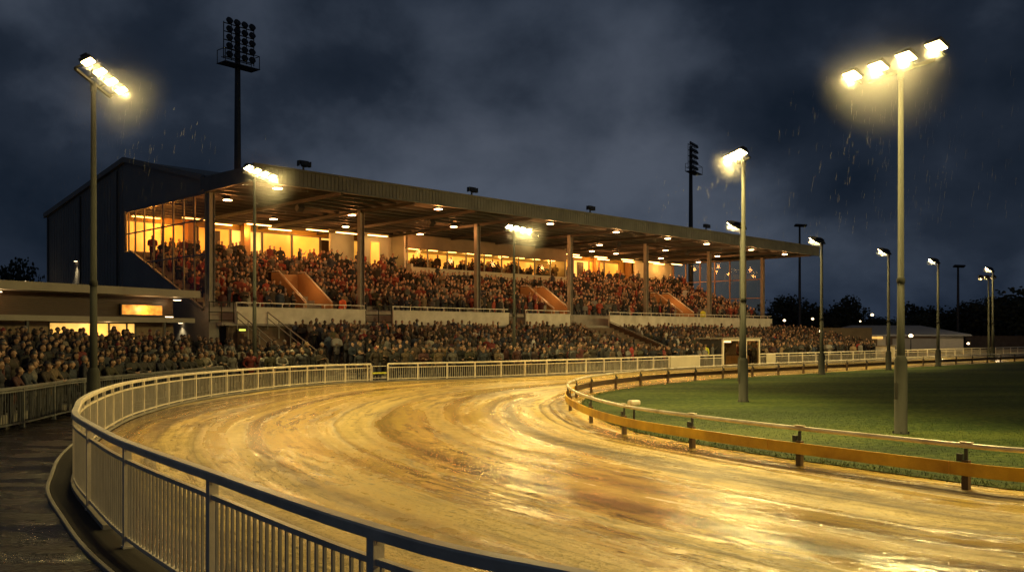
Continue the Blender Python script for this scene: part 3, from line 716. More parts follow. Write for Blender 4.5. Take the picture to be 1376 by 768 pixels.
# strip lights over the concourse
for u, v in [(1.2,11.6),(3.9,10.0),(6.4,11.6),(8.6,10),(11.2,11.6),(13.4,10),(16.0,10.0),(18.8,9.8),(42.5,10),(44.7,11.6),(46.8,10),(49.2,11.6),(51.2,10),(53.5,11.6),(55.9,10),(58.2,11.0),(60.2,10)]:
    f = MB(); f.b2((u-.95,v-.10,10.19),(u+.95,v+.10,10.26)); fx = f.build('strip_fixture', M['white_paint'], stand)
    MB().b2((u-.92,v-.08,10.155),(u+.92,v+.08,10.187)).build('tube', M['strip'], fx)
# canopy downlights
dl = [(1.5,-4.7),(12.8,-4.7),(23.3,-4.6),(30.7,-4.7),(37.5,-4.7),(43.5,-4.6),(51.2,-4.5),(57.8,-4.4),
      (1.6,1.1),(10.6,1.5),(19.6,1.6),(28.2,1.5),(37.6,2.6),(46,1.5),(55,1.5),(8,7.0),(14,7.2),(21,7.2),(41.8,7),(45.5,7),(53,7),(60,7)]
for u, v in dl:
    f = MB(); f.lathe([(.12,.20),(.28,.03),(.29,0)], (u,v,10.27), 12); fx = f.build('downlight', M['dark_metal'], stand)
    MB().lathe([(.25,0),(.25,.02)], (u,v,10.247), 12).build('lens', M['downlight'], fx)
def point(u, v, z, w, col, rad=.2):
    ld = bpy.data.lights.new('stand_light', 'POINT'); ld.energy = w; ld.color = col; ld.shadow_soft_size = rad
    o = bpy.data.objects.new('stand_light', ld); COL.objects.link(o); o.parent = stand; o.location = (u, v, z)
for u, v in dl:
    point(u, v, 9.95, 170 if v < 5 else 130, (1,.36,.09) if (u < 20 or v > 0) else (1,.45,.14))
for u, v in [(3,12.3),(9,12.3),(14,12),(43,12.3),(49,12.3),(54,11),(59,10.8),(1.2,10.5),(1.2,7.5)]: point(u, v, 9.9, 130, (1,.42,.08))  # last two have no fixture, added to brighten the left end
for u in (5.2,15.4,25.6,35.8,46.0,56.2):
    f = MB(); Rm = Matrix.Translation((u,-.9,9.95)) @ Matrix.Rotation(R(-35),4,'X'); f.box(None,(.42,.36,.30),M4=Rm); f.bar((u,-.8,10.1),(u,-.8,10.24),.04,.04); f.build('loudspeaker', M['dark_metal'], stand)
for v in (12.6,19.4,26.2): MB().tube((-.30,v,.1),(-.30,v,ridge(v)-.35),.055,n=8).build('downpipe', M['dark_metal'], stand)
# roof-edge floodlights (unlit)
for u in (3.0,15.5,27.4,43.0):
    f = MB(); f.b2((u-.03,-4.9,11.15),(u+.03,-4.8,11.75)); Rm = Matrix.Translation((u,-5.0,11.75)) @ Matrix.Rotation(R(55),4,'X')
    f.box(None,(.55,.36,.12),M4=Rm); f.box(None,(.3,.2,.1),M4=Rm @ Matrix.Translation((0,0,-.12))); f.b2((u-.38,-5.05,11.6),(u-.34,-4.8,11.9)); f.b2((u+.34,-5.05,11.6),(u+.38,-4.8,11.9))
    f.build('roof_floodlight', M['dark_metal'], stand)
# glazed restaurant box
bx = MB(); bx.b2((21,8.8,7.05),(40.2,9.0,7.75)); bx.b2((21,8.74,7.75),(40.2,9.06,7.81)); box = bx.build('restaurant_parapet', M['cream'], stand)
MB().b2((21,8.8,9.35),(40.2,9.0,10.4)).b2((20.9,8.8,9.30),(40.3,9.05,9.345)).build('restaurant_bulkhead', M['tan'], stand)
for q_ in (20.8,40.2): MB().b2((q_,9.0,7.0),(q_+.2,13.4,10.6)).build('restaurant_side_wall', M['cream'], stand)
MB().b2((21,9.1,6.9),(40.2,13.4,7.2)).build('restaurant_floor', M['concrete'], stand)
rest_b = MB(); rest_b.b2((21.1,12.9,7.25),(40.1,13.0,9.4)); rest_b.build('restaurant_back_wall', M['lit_window_pale'], stand)  # wall glows by itself in place of lamplight falling on it
MB().b2((21.1,9.1,9.42),(40.1,13.0,9.5)).build('restaurant_ceiling', M['cream'], stand)
u = 21.05
for k in range(10):
    MB().b2((u-.05,8.86,7.81),(u+.05,8.96,9.30)).build('restaurant_mullion', M['column'], stand); u += 2.12
_g = MB(); _g.add([(21.1,8.9,7.82),(40.1,8.9,7.82),(40.1,8.9,9.29),(21.1,8.9,9.29)], [(0,1,2,3)]); _g.build('restaurant_glazing', M['glass'], stand)
for k in range(9):
    MB().b2((22+2.1*k,9.8,9.36),(22.9+2.1*k,9.95,9.41)).build('ceiling_light', M['strip'], stand); point(22.4+2.1*k, 10.4, 9.2, 30, (1,.55,.13))
MB().b2((20.9,8.2,6.6),(21.1,8.85,8.0)).build('stair_wall', M['cream'], stand)
# vomitory stairs with orange side walls
for (ua, top_v) in ((6.3,4.2),(29.0,3.9),(46.9,3.9)):
    u2 = ua+1.9
    for uu in (ua, u2):
        w = MB(); w.extrude_poly([(.2,3.1),(top_v,zr(top_v)),(top_v,zr(top_v)+1.05),(top_v-.8,zr(top_v)+1.05),(.2,4.35)], uu-.07, uu+.07); w.build('stair_side_wall', M['orange_wall'], stand)
        MB().bar((uu,.2,4.45),(uu,top_v-.8,zr(top_v)+1.15),.05,.05).bar((uu,top_v-.8,zr(top_v)+1.15),(uu,top_v,zr(top_v)+1.15),.05,.05).build('stair_handrail', M['white_paint'], stand)
    MB().b2((ua+.07,top_v-.07,zr(top_v)-.3),(u2-.07,top_v+.07,zr(top_v)+1.0)).build('stair_end_wall', M['orange_wall'], stand)
    s_ = MB()
    for q in range(7): s_.b2((ua+.08,.3+.5*q,3.0),(u2-.08,.78+.5*q,3.15+.17*q+max(0,q)*.03+1.0*0))
    s_.build('stair_steps', M['concrete_pale'], stand)
    point(ua+.9, 1.6, 5.9, 45, (1,.50,.16))
# right end glazing
re = MB(); re.bar((UL,.3,10.35),(UL,11.8,10.35),.12,.12); ref = re.build('end_window_frame', M['column'], stand)
for v in (.5,2.4,4.3,6.2,8.1,10.0,11.7): MB().b2((UL-.06,v-.05,max(3.6,zr(v)-.4)),(UL+.06,v+.05,10.29)).build('mullion', M['orange_wall'], ref)  # orange light from inside put into the colour of mullions and transoms
for z in (6.2,8.2): MB().b2((UL-.05,.5 if z<7 else .5,z-.04),(UL+.05,6.5 if z < 7 else 11.7,z+.04)).build('transom', M['orange_wall'], ref)
_g = MB(); _g.add([(UL,.5,3.7),(UL,11.7,7.5),(UL,11.7,10.3),(UL,.5,10.3)], [(0,1,2,3)]); _g.build('pane', M['glass'], ref)
MB().extrude_poly([(-.9,0),(11.7,0),(11.7,7.4),(.4,3.5),(-.9,3.0)], UL-.15, UL+.1).build('side_wall', M['concrete'], stand)
MB().b2((UL-.2,11.75,0),(UL,26.6,11.4)).build('side_wall', M['cladding_dark'], stand)
# wall lamps on the gable
def wall_lamp(v, z, w, sz, label, size=110):
    lm = thing2('wall_lamp', label, 'wall lamp', GW(-.2, v, z), GA)
    MB().b2((-.22,-.12,-.02),(0,.12,.10)).b2((-.05,-.03,-.1),(0,.03,.0)).build('housing', M['dark_metal'], lm)
    MB().b2((-.20,-.10,-.05),(-.03,.10,-.023)).build('lens', M['bead'], lm)
    spot(lm, (-.25,0,-.12), (-.15,0,-3), w, size, (1,.80,.45), .9, .08)
thing2 = thing
wall_lamp(20.2, 7.7, 160, 0, 'small lit lamp high on the dark end wall of the grandstand', 70)
wall_lamp(3.1, 3.1, 60, 0, 'small bright lamp low on the grandstand end wall, above the crowd')
ex = thing2('exit_sign', 'small glowing yellow sign on the wall under the left end of the stand', 'sign', GW(1.4,-.93,2.62), GA)
MB().b2((-.3,-.10,-.14),(.3,0,.14)).build('casing', M['dark_metal'], ex); MB().b2((-.2,-.12,-.09),(.2,-.104,.09)).build('sign_face', M['exit'], ex)

# lower standing terrace in front of the stand, with two flights of stairs
tr = MB()
for k in range(10):
    v = -1.3-.72*(k+1); z = 1.62-.16*k
    tr.b2((3.5,v,-.0),(UL+6,v+.715,z))
terr = tr.build('standing_terrace', M['concrete']); terr.location = G0; terr.rotation_euler = (0,0,GA)
tag(terr, 'low stepped concrete terrace under the front wall of the grandstand, filled with spectators', 'terrace')
def terrace_stair(label, u0, u1, v0, z0, v1, z1, solid=True):
    t = thing2('terrace_stair', label, 'stair', GW(u0, v0, 0), GA, 'stairs down the standing terrace'); n = 16
    s_ = MB()
    for k in range(n):
        f = k/n; vv = v0+(v1-v0)*f-v0; zz = z0+(z1-z0)*(k+.5)/n
        s_.b2((0, vv+(v1-v0)/n, 0), (u1-u0, vv-.004, zz))
    s_.build('steps', M['brick'], t)
    for uu in (0, u1-u0):
        if solid:
            MB().extrude_poly([(0,0),(0,z0+.35),(v1-v0,z1+.35),(v1-v0,0)], uu-.06, uu+.06).build('side_wall', M['slats'], t)
        h = MB(); o_ = 1.0 if not solid else .45
        h.bar((uu,0,z0+o_),(uu,v1-v0,z1+o_),.05,.05)
        h.bar((uu,0,z0+o_-.35),(uu,v1-v0,z1+o_-.35),.04,.04) if not solid else None
        for k in range(6):
            f = k/5; h.bar((uu,(v1-v0)*f,z0+(z1-z0)*f),(uu,(v1-v0)*f,z0+(z1-z0)*f+o_),.04,.04)
        h.build('handrail', M['kiosk_trim'], t)
terrace_stair('dark walled stair running down through the lower crowd, right of the middle', 29.6, 34.3, -1.2, 3.0, -9.4, .1)
terrace_stair('open stair with pale handrails at the left end of the lower terrace', 1.0, 2.9, -1.2, 2.7, -7.4, .1, False)

# ------------------------------------------------------------------ kiosk at the left
KA = math.atan2(9, 4.4); ki = thing2('kiosk', 'low flat roofed refreshment kiosk with slatted upper wall and glowing windows at left', 'kiosk', (-18.7, 49, 0), KA)
MB().b2((-17,.0,0),(-7.6,.2,3.0)).b2((-2.5,0,0),(0,.2,3.0)).b2((-7.6,0,0),(-2.5,.2,1.7)).build('front_wall', M['tan'], ki)
MB().b2((-.2,.2,0),(0,6,4.3)).build('side_wall', M['slats'], ki)
MB().b2((-17,5.8,0),(-.2,6,4.3)).build('back_wall', M['tan'], ki)
cn = MB(); cn.b2((-17,-1.3,3.05),(.3,.3,3.30)).build('canopy', M['kiosk_trim'], ki)
sl = MB()
for k in range(13): sl.b2((-17,.02,3.33+k*.085),(-.02,.10,3.33+k*.085+.06))
sl.b2((-17,.1,3.31),(-.02,.2,4.42)); sl.build('slatted_wall', M['slats'], ki)
MB().b2((-17,-1.5,4.42),(.5,6.2,4.80)).build('roof', M['kiosk_trim'], ki)
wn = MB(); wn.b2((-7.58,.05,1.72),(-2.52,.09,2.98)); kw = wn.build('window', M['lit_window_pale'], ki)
fr = MB()
for q in (-7.57,-4.2,-3.1,-2.56): fr.b2((q-.035,-.02,1.7),(q+.035,.045,3.0))
fr.b2((-7.6,-.015,2.97),(-2.53,.044,3.03)); fr.build('frame', M['dark_metal'], kw)
MB().b2((-7.9,-.35,1.62),(-2.3,0,1.70)).build('counter', M['kiosk_trim'], ki)
for q in (-1.7,-9.5,-13): MB().b2((q-.06,-1.2,0),(q+.06,-1.08,3.04)).build('canopy_post', M['dark_metal'], ki)
sg = MB(); sg.b2((-3.6,-.16,3.42),(-.9,-.02,4.0)); sgo = sg.build('sign_box', M['dark_metal'], ki); MB().b2((-3.55,-.18,3.46),(-.95,-.163,3.96)).build('sign_face', M['sign_lit'], sgo)
for q, z in ((-.35,4.30),(-10.6,4.34),(-.9,3.38)):
    f = MB().b2((q-.22,-.75,z),(q+.22,-.55,z+.07)).build('lamp', M['dark_metal'], ki); MB().b2((q-.2,-.73,z-.04),(q+.2,-.57,z-.003)).build('lens', M['bead'], f)
def klight(x, y, z, w, col=(1,.62,.28)):
    ld = bpy.data.lights.new('kiosk_light', 'POINT'); ld.energy = w; ld.color = col; ld.shadow_soft_size = .1
    o = bpy.data.objects.new('kiosk_light', ld); COL.objects.link(o); o.parent = ki; o.location = (x, y, z)
klight(-2.2,-.55,3.75,28); klight(-10.6,-.65,4.15,30); klight(-5,-.9,2.8,45); klight(-.4,-.6,4.15,14)
bdl = thing2('street_lamp', 'tiny lit lamp beyond the kiosk roof at far left', 'street lamp', (-36.2, 66, 0), 0, 'small lit lamps in the distance')
MB().tube((0,0,0),(0,0,6.0),.06,.05,8).build('pole', M['dark_metal'], bdl); MB().lathe([(.05,6.0),(.18,6.08),(.18,6.25),(.04,6.35)], n=10).build('lamp_head', M['bead'], bdl)

# ------------------------------------------------------------------ glazed booth and boards by the fence
fdir = math.atan2(rest[jD].y-rest[jC].y, rest[jD].x-rest[jC].x)
bo = thing2('judges_booth', 'small glazed booth with a white frame set in the fence line', 'booth', (rest[jC].x, rest[jC].y, 0), fdir)
W = (rest[jD]-rest[jC]).length; q = MB()
for x_ in (.08, W-.08, W*.62): q.b2((x_-.06,-.06,0),(x_+.06,.06,2.02))
q.b2((.02,-.07,1.92),(W-.02,.07,2.06)); q.build('front_frame', M['white_paint'], bo)
MB().b2((-.1,-.15,2.065),(W+.1,2.2,2.16)).build('roof', M['kiosk_trim'], bo)
MB().b2((.1,2.0,0),(W-.1,2.08,2.0)).build('back_wall', M['brick'], bo)
MB().b2((.0,.08,0),(.07,2.0,2.0)).build('side_wall', M['dark_metal'], bo)
_g = MB(); _g.add([(.15,0,.05),(W-.15,0,.05),(W-.15,0,1.9),(.15,0,1.9)], [(0,1,2,3)]); _g.build('glazing', M['glass'], bo)
MB().b2((.3,.6,.0),(W-.5,1.0,.8)).build('desk', M['wood_post'], bo)
MB().b2((W*.3,.9,1.80),(W*.5,1.0,1.88)).build('ceiling_lamp', M['bead'], bo)
def board(label, i0_, i1_, h, mt):
    a, b_ = rest[i0_], rest[i1_]; L0 = (b_-a).length; off = Vector((.68,-.73))*.07
    t = thing2('advertising_board', label, 'board', (a.x+off.x, a.y+off.y, 0), math.atan2(b_.y-a.y, b_.x-a.x), 'plain boards fixed to the white fence')
    MB().b2((0,-.02,.14),(L0,.02,h)).build('panel', mt, t, bevel=.004); MB().b2((0,-.03,h),(L0,.03,h+.03)).build('top_trim', M['white_paint'], t)
def idx(x): return min(range(len(rest)), key=lambda i: abs(rest[i].x-x))
board('plain cream board fixed to the white fence just left of the booth', idx(10.7), idx(13.0), .86, M['cream'])
board('plain cream board fixed to the white fence just right of the booth', idx(19.2), idx(20.2), .86, M['cream'])
wb = thing2('control_box', 'white box cabinet standing by the fence in front of the pavilion', 'cabinet', (34.0, 80.8, 0), R(40))
MB().b2((-.8,-.5,0),(.8,.5,1.30)).build('housing', M['white_paint'], wb, bevel=.02); MB().b2((-.9,-.6,1.303),(.9,.6,1.36)).build('lid', M['kiosk_trim'], wb); MB().b2((-.5,-.53,.15),(.5,-.503,1.1)).build('door', M['cream'], wb)

# ------------------------------------------------------------------ pavilion and walls in the distance
pv = thing2('pavilion', 'low pavilion with a pale pitched roof beyond the far straight', 'pavilion', (43.5, 112, 0), R(14))
MB().b2((0,0,0),(16,.25,2.3)).build('front_wall', M['brick'], pv); MB().b2((15.8,.25,0),(16,8,2.3)).b2((0,.25,0),(.2,8,2.3)).build('side_wall', M['cream'], pv)
MB().b2((12.2,-.04,.02),(15.9,-.003,2.28)).build('cream_panel', M['cream'], pv); MB().b2((3.0,-.04,.02),(4.2,-.003,2.28)).build('cream_panel', M['cream'], pv)
MB().b2((5.2,-.07,.3),(11.8,-.03,1.8)).build('shutter', M['cladding_dark'], pv)
rp = MB(); n_ = [(-.6,-.8,2.3),(16.5,-.8,2.3),(16.5,8.8,2.3),(-.6,8.8,2.3),(2.0,4,3.5),(12.5,4,3.5)]
rp.add(n_, [(0,1,5,4),(1,2,5),(2,3,4,5),(3,0,4),(0,3,2,1)]); rp.b2((-.6,-.85,2.1),(16.5,-.75,2.296)).build('roof', M['roof_pale'], pv)
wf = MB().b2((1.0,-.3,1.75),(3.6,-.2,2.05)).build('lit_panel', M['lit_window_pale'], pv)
ld = bpy.data.lights.new('pavilion_light', 'POINT'); ld.energy = 260; ld.color = (1,.75,.45); o = bpy.data.objects.new('pavilion_light', ld); COL.objects.link(o); o.location = (52, 107, 2.0)
ld = bpy.data.lights.new('pavilion_light', 'POINT'); ld.energy = 260; ld.color = (1,.75,.45); o = bpy.data.objects.new('pavilion_light', ld); COL.objects.link(o); o.location = (60, 110, 4.5)
w1 = MB().b2((0,0,0),(60,.3,2.0)).b2((0,-.06,2.003),(60,.36,2.1)).build('boundary_wall', M['brick']); w1.location = (64, 125, 0); w1.rotation_euler = (0,0,R(5)); tag(w1, 'low brown boundary wall beyond the pavilion at right', 'wall')
w2 = MB().b2((0,0,0),(14,.3,3.0)).b2((0,-.06,3.003),(14,.36,3.1)).build('boundary_wall', M['tan']); w2.location = (29, 103, 0); w2.rotation_euler = (0,0,R(10)); tag(w2, 'plain tan wall just beyond the right end of the grandstand', 'wall')
def street_lamp(label, x, y, h_, s_=1.0):
    t = thing2('street_lamp', label, 'street lamp', (x, y, 0), 0, 'small lit lamps in the distance')
    MB().tube((0,0,0),(0,0,h_),.08,.05,8).build('pole', M['dark_metal'], t); MB().lathe([(.06,h_),(.17*s_,h_+.05),(.18*s_,h_+.18*s_),(.05,h_+.28*s_)], n=10).build('lamp_head', M['bead'], t)
for lb, px, py, Y, s_ in [('small lit lamp against dark trees, nearest the end of the stand', 1054, 430, 115, 1),('small lit lamp against dark trees, just left of the domed tree', 1092, 428, 130, 1),
    ('dim lit lamp in front of the domed tree', 1156, 431, 150, .8),('bright lit lamp above the left part of the pavilion roof', 1172, 423, 150, 1.4),
    ('lit round lamp over the crowd right of the stand', 1083, 446, 98, 1.3),('lit broad lamp over the crowd, beside the infield pole', 1100, 445, 98, 1.3),
    ('lit round lamp on the front of the pavilion', 1224, 451, 108, 1.4),('small lit lamp before the boundary wall at right', 1301, 461, 120, 1)]:
    street_lamp(lb, (px-688)/1192*Y, Y, HC+(447-py)/1192*Y-.15, s_)

# ------------------------------------------------------------------ trees
def crown_mesh(seed, rx, rz, n=2600, leaf=.42):
    r = random.Random(seed); mb = MB(); lobes = []
    for k in range(13):
        a = r.uniform(0,6.28); d = r.uniform(.15,.75)*rx; lobes.append((Vector((d*math.cos(a), d*math.sin(a), r.uniform(-.35,.75)*rz)), r.uniform(.30,.55)*rx))
    lobes.append((Vector((0,0,.1*rz)), rx*.6))
    for _ in range(n):
        c, rr_ = r.choice(lobes); v = Vector((r.gauss(0,1), r.gauss(0,1), r.gauss(0,1))).normalized()*rr_*r.uniform(.55,1.08)
        p = c+v; s_ = leaf*r.uniform(.5,1.2); e = Euler((r.uniform(0,3.1),r.uniform(0,3.1),r.uniform(0,3.1))).to_matrix()
        mb.add([p+e@Vector(q)*s_ for q in ((-.5,-.3,0),(.1,-.5,.1),(.6,0,0),(.1,.5,-.1),(-.5,.3,0))], [(0,1,2,3,4)])
    o = mb.build('crown', [M['leaf']], None, fix=False); me = o.data; bpy.data.objects.remove(o); return me
CROWNS = [crown_mesh(s_, rx, rz) for s_, rx, rz in ((1,5,4.2),(2,5.5,4),(3,4.4,4.6))]
tm = MB(); tm.tube((0,0,0),(.1,0,3),.45,.32,9)
for k in range(6):
    a = k*1.05; tm.tube((.1,0,2.6+.2*k),(2.0*math.cos(a),2.0*math.sin(a),5.2+.2*k),.2,.05,7)
o = tm.build('trunk', M['bark']); TR = o.data; bpy.data.objects.remove(o)
def tree(label, x, y, h_, w, k):
    t = thing2('tree', label, 'tree', (x, y, 0), k*1.7, 'dark trees on the skyline'); sz = h_/9.0; t.scale = (w/5.0, w/5.0, sz)
    a = bpy.data.objects.new('trunk', TR); COL.objects.link(a); a.parent = t
    b_ = bpy.data.objects.new('crown', CROWNS[k%3]); COL.objects.link(b_); b_.parent = t; b_.location = (0,0,4.9)
TREES = [('broad dark tree just right of the stand end',1052,402,165,6.0),('low dark tree between the stand end and the domed tree',1085,410,170,5.0),('domed dark tree left of the pavilion',1137,404,160,4.6),
 ('low dark tree between the domed tree and the tall right pole',1168,428,160,4.5),('dark bushy tree left of the tall right pole',1196,428,165,4.5),('dark round tree beside the tall right pole',1226,412,170,4.5),
 ('dark tree right of the tall right pole',1258,420,170,5),('wide dark tree behind the thin mast',1285,412,165,6),('dark tree between the thin mast and the far right poles',1312,410,160,5.5),
 ('tall dark tree behind the far right poles',1345,404,150,6),('tallest dark tree at the right edge of the picture',1385,392,140,7),('dark tree filling the gap low behind the pavilion roof',1240,425,150,5),
 ('dark rounded tree at the left edge beyond the kiosk',15,357,110,3.6),('small dark tree beyond the kiosk, nearer the stand',42,374,115,2.2),('dark low tree behind the tan wall',1110,428,150,4.5),('dark low tree in the gap behind the right end glazing',1018,425,160,5)]
for i, (lb, px, py, Y, w) in enumerate(TREES):
    tree(lb, (px-688)/1192*Y, Y, (HC+(447-py)/1192*Y)*1.0, w, i)
hg = MB(); r_ = random.Random(12)
for _ in range(9000):
    x = r_.uniform(35,150); y = 178+r_.uniform(-3,3); z = r_.random()**.8*(4.2+1.2*math.sin(x*.21)+.8*math.sin(x*.53)); s_ = r_.uniform(.3,.8)
    e = Euler((r_.uniform(0,3),r_.uniform(0,3),r_.uniform(0,3))).to_matrix(); hg.add([Vector((x,y,z))+e@Vector(q)*s_ for q in ((-.6,-.4,0),(.6,-.4,0),(.6,.4,0),(-.6,.4,0))], [(0,1,2,3)])
tag(hg.build('distant_woodland', M['leaf2'], fix=False), kind='stuff')
PEOPLE_MARK = None
# ------------------------------------------------------------------ people
from mathutils import noise as mnoise
def capsule_bm(bm, a, b_, ra, rb, seg=10):
    a, b_ = Vector(a), Vector(b_); n = 5
    for i in range(n):
        t = i/(n-1); p = a.lerp(b_, t); r = ra+(rb-ra)*t
        bmesh.ops.create_icosphere(bm, subdivisions=2, radius=r, matrix=Matrix.Translation(p))
    d = b_-a
    if d.length > 1e-4:
        q = d.to_track_quat('Z', 'Y').to_matrix().to_4x4()
        bmesh.ops.create_cone(bm, cap_ends=True, segments=seg, radius1=ra, radius2=rb, depth=d.length, matrix=Matrix.Translation((a+b_)/2) @ q)
def ell(bm, c, r):
    m = Matrix.Translation(c) @ Matrix.Diagonal((*r, 1)); bmesh.ops.create_icosphere(bm, subdivisions=3, radius=1, matrix=m)
def person_proto(pose, seed, voxel=.017, ratio=.30):
    r = random.Random(seed); bm = bmesh.new(); parts = []
    def cap(a, b_, ra, rb, tg): capsule_bm(bm, a, b_, ra, rb); parts.append((Vector(a), Vector(b_), (ra+rb)/2, tg))
    def el(c, rr_, tg, own=None): ell(bm, c, rr_); parts.append((Vector(c)-Vector((0,0,rr_[2]*.4)), Vector(c)+Vector((0,0,rr_[2]*.4)), own or min(rr_), tg))
    lean = {'lean':.20,'stand':.0,'fold':-.01,'clasp':.03,'raise':.02,'pocket':.0,'read':.05}[pose]
    def T(x, y, z):   # bends the trunk forward (-y) above the hips
        dz = max(0, z-.9); return (x, y-lean*dz*1.3, z-lean*dz*.18)
    for s_ in (-1,1):
        kx = .10 if s_ > 0 else .09; ky = -.04 if (pose in ('stand','clasp') and s_ > 0) else 0
        cap((s_*.088,0,.88),(s_*kx,ky-.01,.48),.088,.062,'leg'); cap((s_*kx,ky-.01,.48),(s_*.105,ky+.02,.09),.062,.042,'leg')
        cap((s_*.105,ky+.03,.045),(s_*.13,ky-.13,.04),.045,.036,'shoe')
    el(T(0,0,.93),(.175,.125,.17),'coat'); el(T(0,0,.80),(.185,.135,.16),'coat'); el(T(0,.0,1.08),(.165,.12,.18),'coat')
    el(T(0,-.005,1.27),(.19,.128,.17),'coat'); cap(T(-.145,.005,1.385),T(.145,.005,1.385),.078,.078,'coat'); cap(T(0,0,1.40),T(0,-.01,1.50),.068,.056,'coat' )
    turn = r.uniform(-.5,.5); hc = Vector(T(0,-.02,1.625))
    el(hc,(.076,.095,.118),'skin',.085); cap(hc+Vector((0,-.03,-.07)),hc+Vector((0,-.055,-.075)),.045,.04,'skin')
    rot = Matrix.Rotation(turn, 3, 'Z')
    nose = hc + rot @ Vector((0,-.105,-.015)); cap(hc + rot @ Vector((0,-.085,.025)), nose, .016,.019,'skin')
    for s_ in (-1,1): cap(hc + rot @ Vector((s_*.078,0,.0)), hc + rot @ Vector((s_*.085,.01,-.02)), .020,.018,'skin')
    cap(hc+Vector((0,0,-.09)), Vector(T(0,0,1.45)), .055,.06,'skin')
    for s_ in (-1,1):
        sh = Vector(T(s_*.205,.0,1.37))
        if pose == 'stand': e, h = T(s_*.255,.03,1.10), T(s_*.245,-.06,.86)
        elif pose == 'pocket': e, h = T(s_*.29,.07,1.11), T(s_*.19,-.07,.93)
        elif pose == 'fold': e, h = T(s_*.25,-.06,1.10), T(-s_*.05,-.20,1.14+.03*s_)
        elif pose == 'clasp': e, h = T(s_*.245,.0,1.10), T(s_*.03,-.20,1.0)
        elif pose == 'lean': e, h = T(s_*.26,-.18,1.14), T(s_*.06,-.30,1.10)
        elif pose == 'read': e, h = T(s_*.235,-.04,1.11), T(s_*.09,-.25,1.23)
        else:
            e, h = (T(.28,-.12,1.30), T(.20,-.33,1.55)) if s_ > 0 else (T(-.255,.03,1.10), T(-.24,-.07,.87))
        e, h = Vector(e), Vector(h); cap(sh, e, .062,.050,'coat'); cap(e, e.lerp(h,.86), .050,.038,'coat')
        if pose != 'pocket':
            d = (h-e).normalized(); cap(h-d*.03, h+d*.05, .032,.034,'skin')
            sd = d.cross(Vector((0,0,1))).normalized() if abs(d.z) < .95 else Vector((1,0,0))
            for f in range(4):
                fl = (.055,.065,.06,.045)[f]; o_ = sd*(f-1.5)*.019
                cap(h+d*.06+o_, h+d*(.06+fl)+o_+Vector((0,0,-.018)), .0105,.009,'skin')
            cap(h+d*.0+sd*.035*s_, h+d*.055+sd*.055*s_, .012,.010,'skin')
    me = bpy.data.meshes.new('person'); bm.to_mesh(me); bm.free(); o = bpy.data.objects.new('person', me); COL.objects.link(o)
    md = o.modifiers.new('r', 'REMESH'); md.mode = 'VOXEL'; md.voxel_size = voxel; md.use_smooth_shade = True
    md = o.modifiers.new('s', 'SMOOTH'); md.iterations = 2; md.factor = .5
    md = o.modifiers.new('d', 'DECIMATE'); md.ratio = ratio
    dg = bpy.context.evaluated_depsgraph_get(); dg.update(); out = bpy.data.meshes.new_from_object(o.evaluated_get(dg)); bpy.data.objects.remove(o)
    order = {'coat':0,'skin':1,'leg':2,'shoe':3}
    def nearest(p):
        best, bt = 9, 'coat'
        for a, b_, rr_, tg in parts:
            d = b_-a; t = max(0, min(1, (p-a).dot(d)/max(1e-6, d.length_squared))); q = (p-(a+d*t)).length-rr_
            if q < best: best, bt = q, tg
        return bt
    tags = [nearest(Vector(pl.center)) for pl in out.polygons]
    out.materials.clear()
    for m_ in ('coat','skin','trouser','shoe'): out.materials.append(M[m_])
    out.polygons.foreach_set('material_index', [order[t] for t in tags]); out.polygons.foreach_set('use_smooth', [True]*len(out.polygons)); out.update()
    return out, hc.copy(), turn, tags
def head_wear(kind, hc, turn):
    bm = bmesh.new(); bmesh.ops.create_uvsphere(bm, u_segments=18, v_segments=12, radius=1)
    rx, ry, rz = {'short':(.085,.104,.124),'long':(.094,.112,.135),'beanie':(.090,.108,.136),'cap':(.090,.112,.128),'hood':(.112,.128,.150),'hat':(.090,.110,.140)}[kind]
    kill = []
    for v in bm.verts:
        x, y, z = v.co; n_ = .05*mnoise.noise(Vector((x*4,y*4,z*4)))
        keep = {'short': z > .35 or (y > .05 and z > -.35), 'long': z > .45 or (y > -.25 and z > -2), 'beanie': z > .22, 'cap': z > .30 or (y > .2 and z > -.2), 'hood': z > .55 or y > -.45, 'hat': z > .28}[kind]
        if not keep: kill.append(v)
        f = 1+n_
        v.co = (x*rx*f, y*ry*f+.006, z*rz*f)
        if kind == 'long' and z < -.1: v.co = (x*rx*1.0, y*ry*.95+.02, z*.20)
        if kind == 'hood' and z < -.1: v.co = (x*rx*1.25, y*ry*1.1+.02, z*.18)
    bmesh.ops.delete(bm, geom=kill, context='VERTS')
    if kind == 'cap':
        m_ = Matrix.Translation((0,-.115,.055)) @ Matrix.Rotation(.25,4,'X') @ Matrix.Diagonal((.078,.075,.012,1)); bmesh.ops.create_uvsphere(bm, u_segments=14, v_segments=6, radius=1, matrix=m_)
    if kind == 'hat':
        bmesh.ops.create_cone(bm, cap_ends=True, segments=20, radius1=.155, radius2=.145, depth=.012, matrix=Matrix.Translation((0,0,.05)))
    if kind == 'beanie':
        bmesh.ops.create_uvsphere(bm, u_segments=10, v_segments=6, radius=.022, matrix=Matrix.Translation((0,0,.14)))
    bmesh.ops.rotate(bm, verts=bm.verts, cent=(0,0,0), matrix=Matrix.Rotation(turn,3,'Z')); bmesh.ops.translate(bm, verts=bm.verts, vec=hc)
    me = bpy.data.meshes.new('headwear_'+kind); bm.to_mesh(me); bm.free(); me.materials.append(M['hair']); me.polygons.foreach_set('use_smooth', [True]*len(me.polygons)); return me
POSES = ['stand','pocket','fold','clasp','lean','raise','read','stand']
PROTO = []
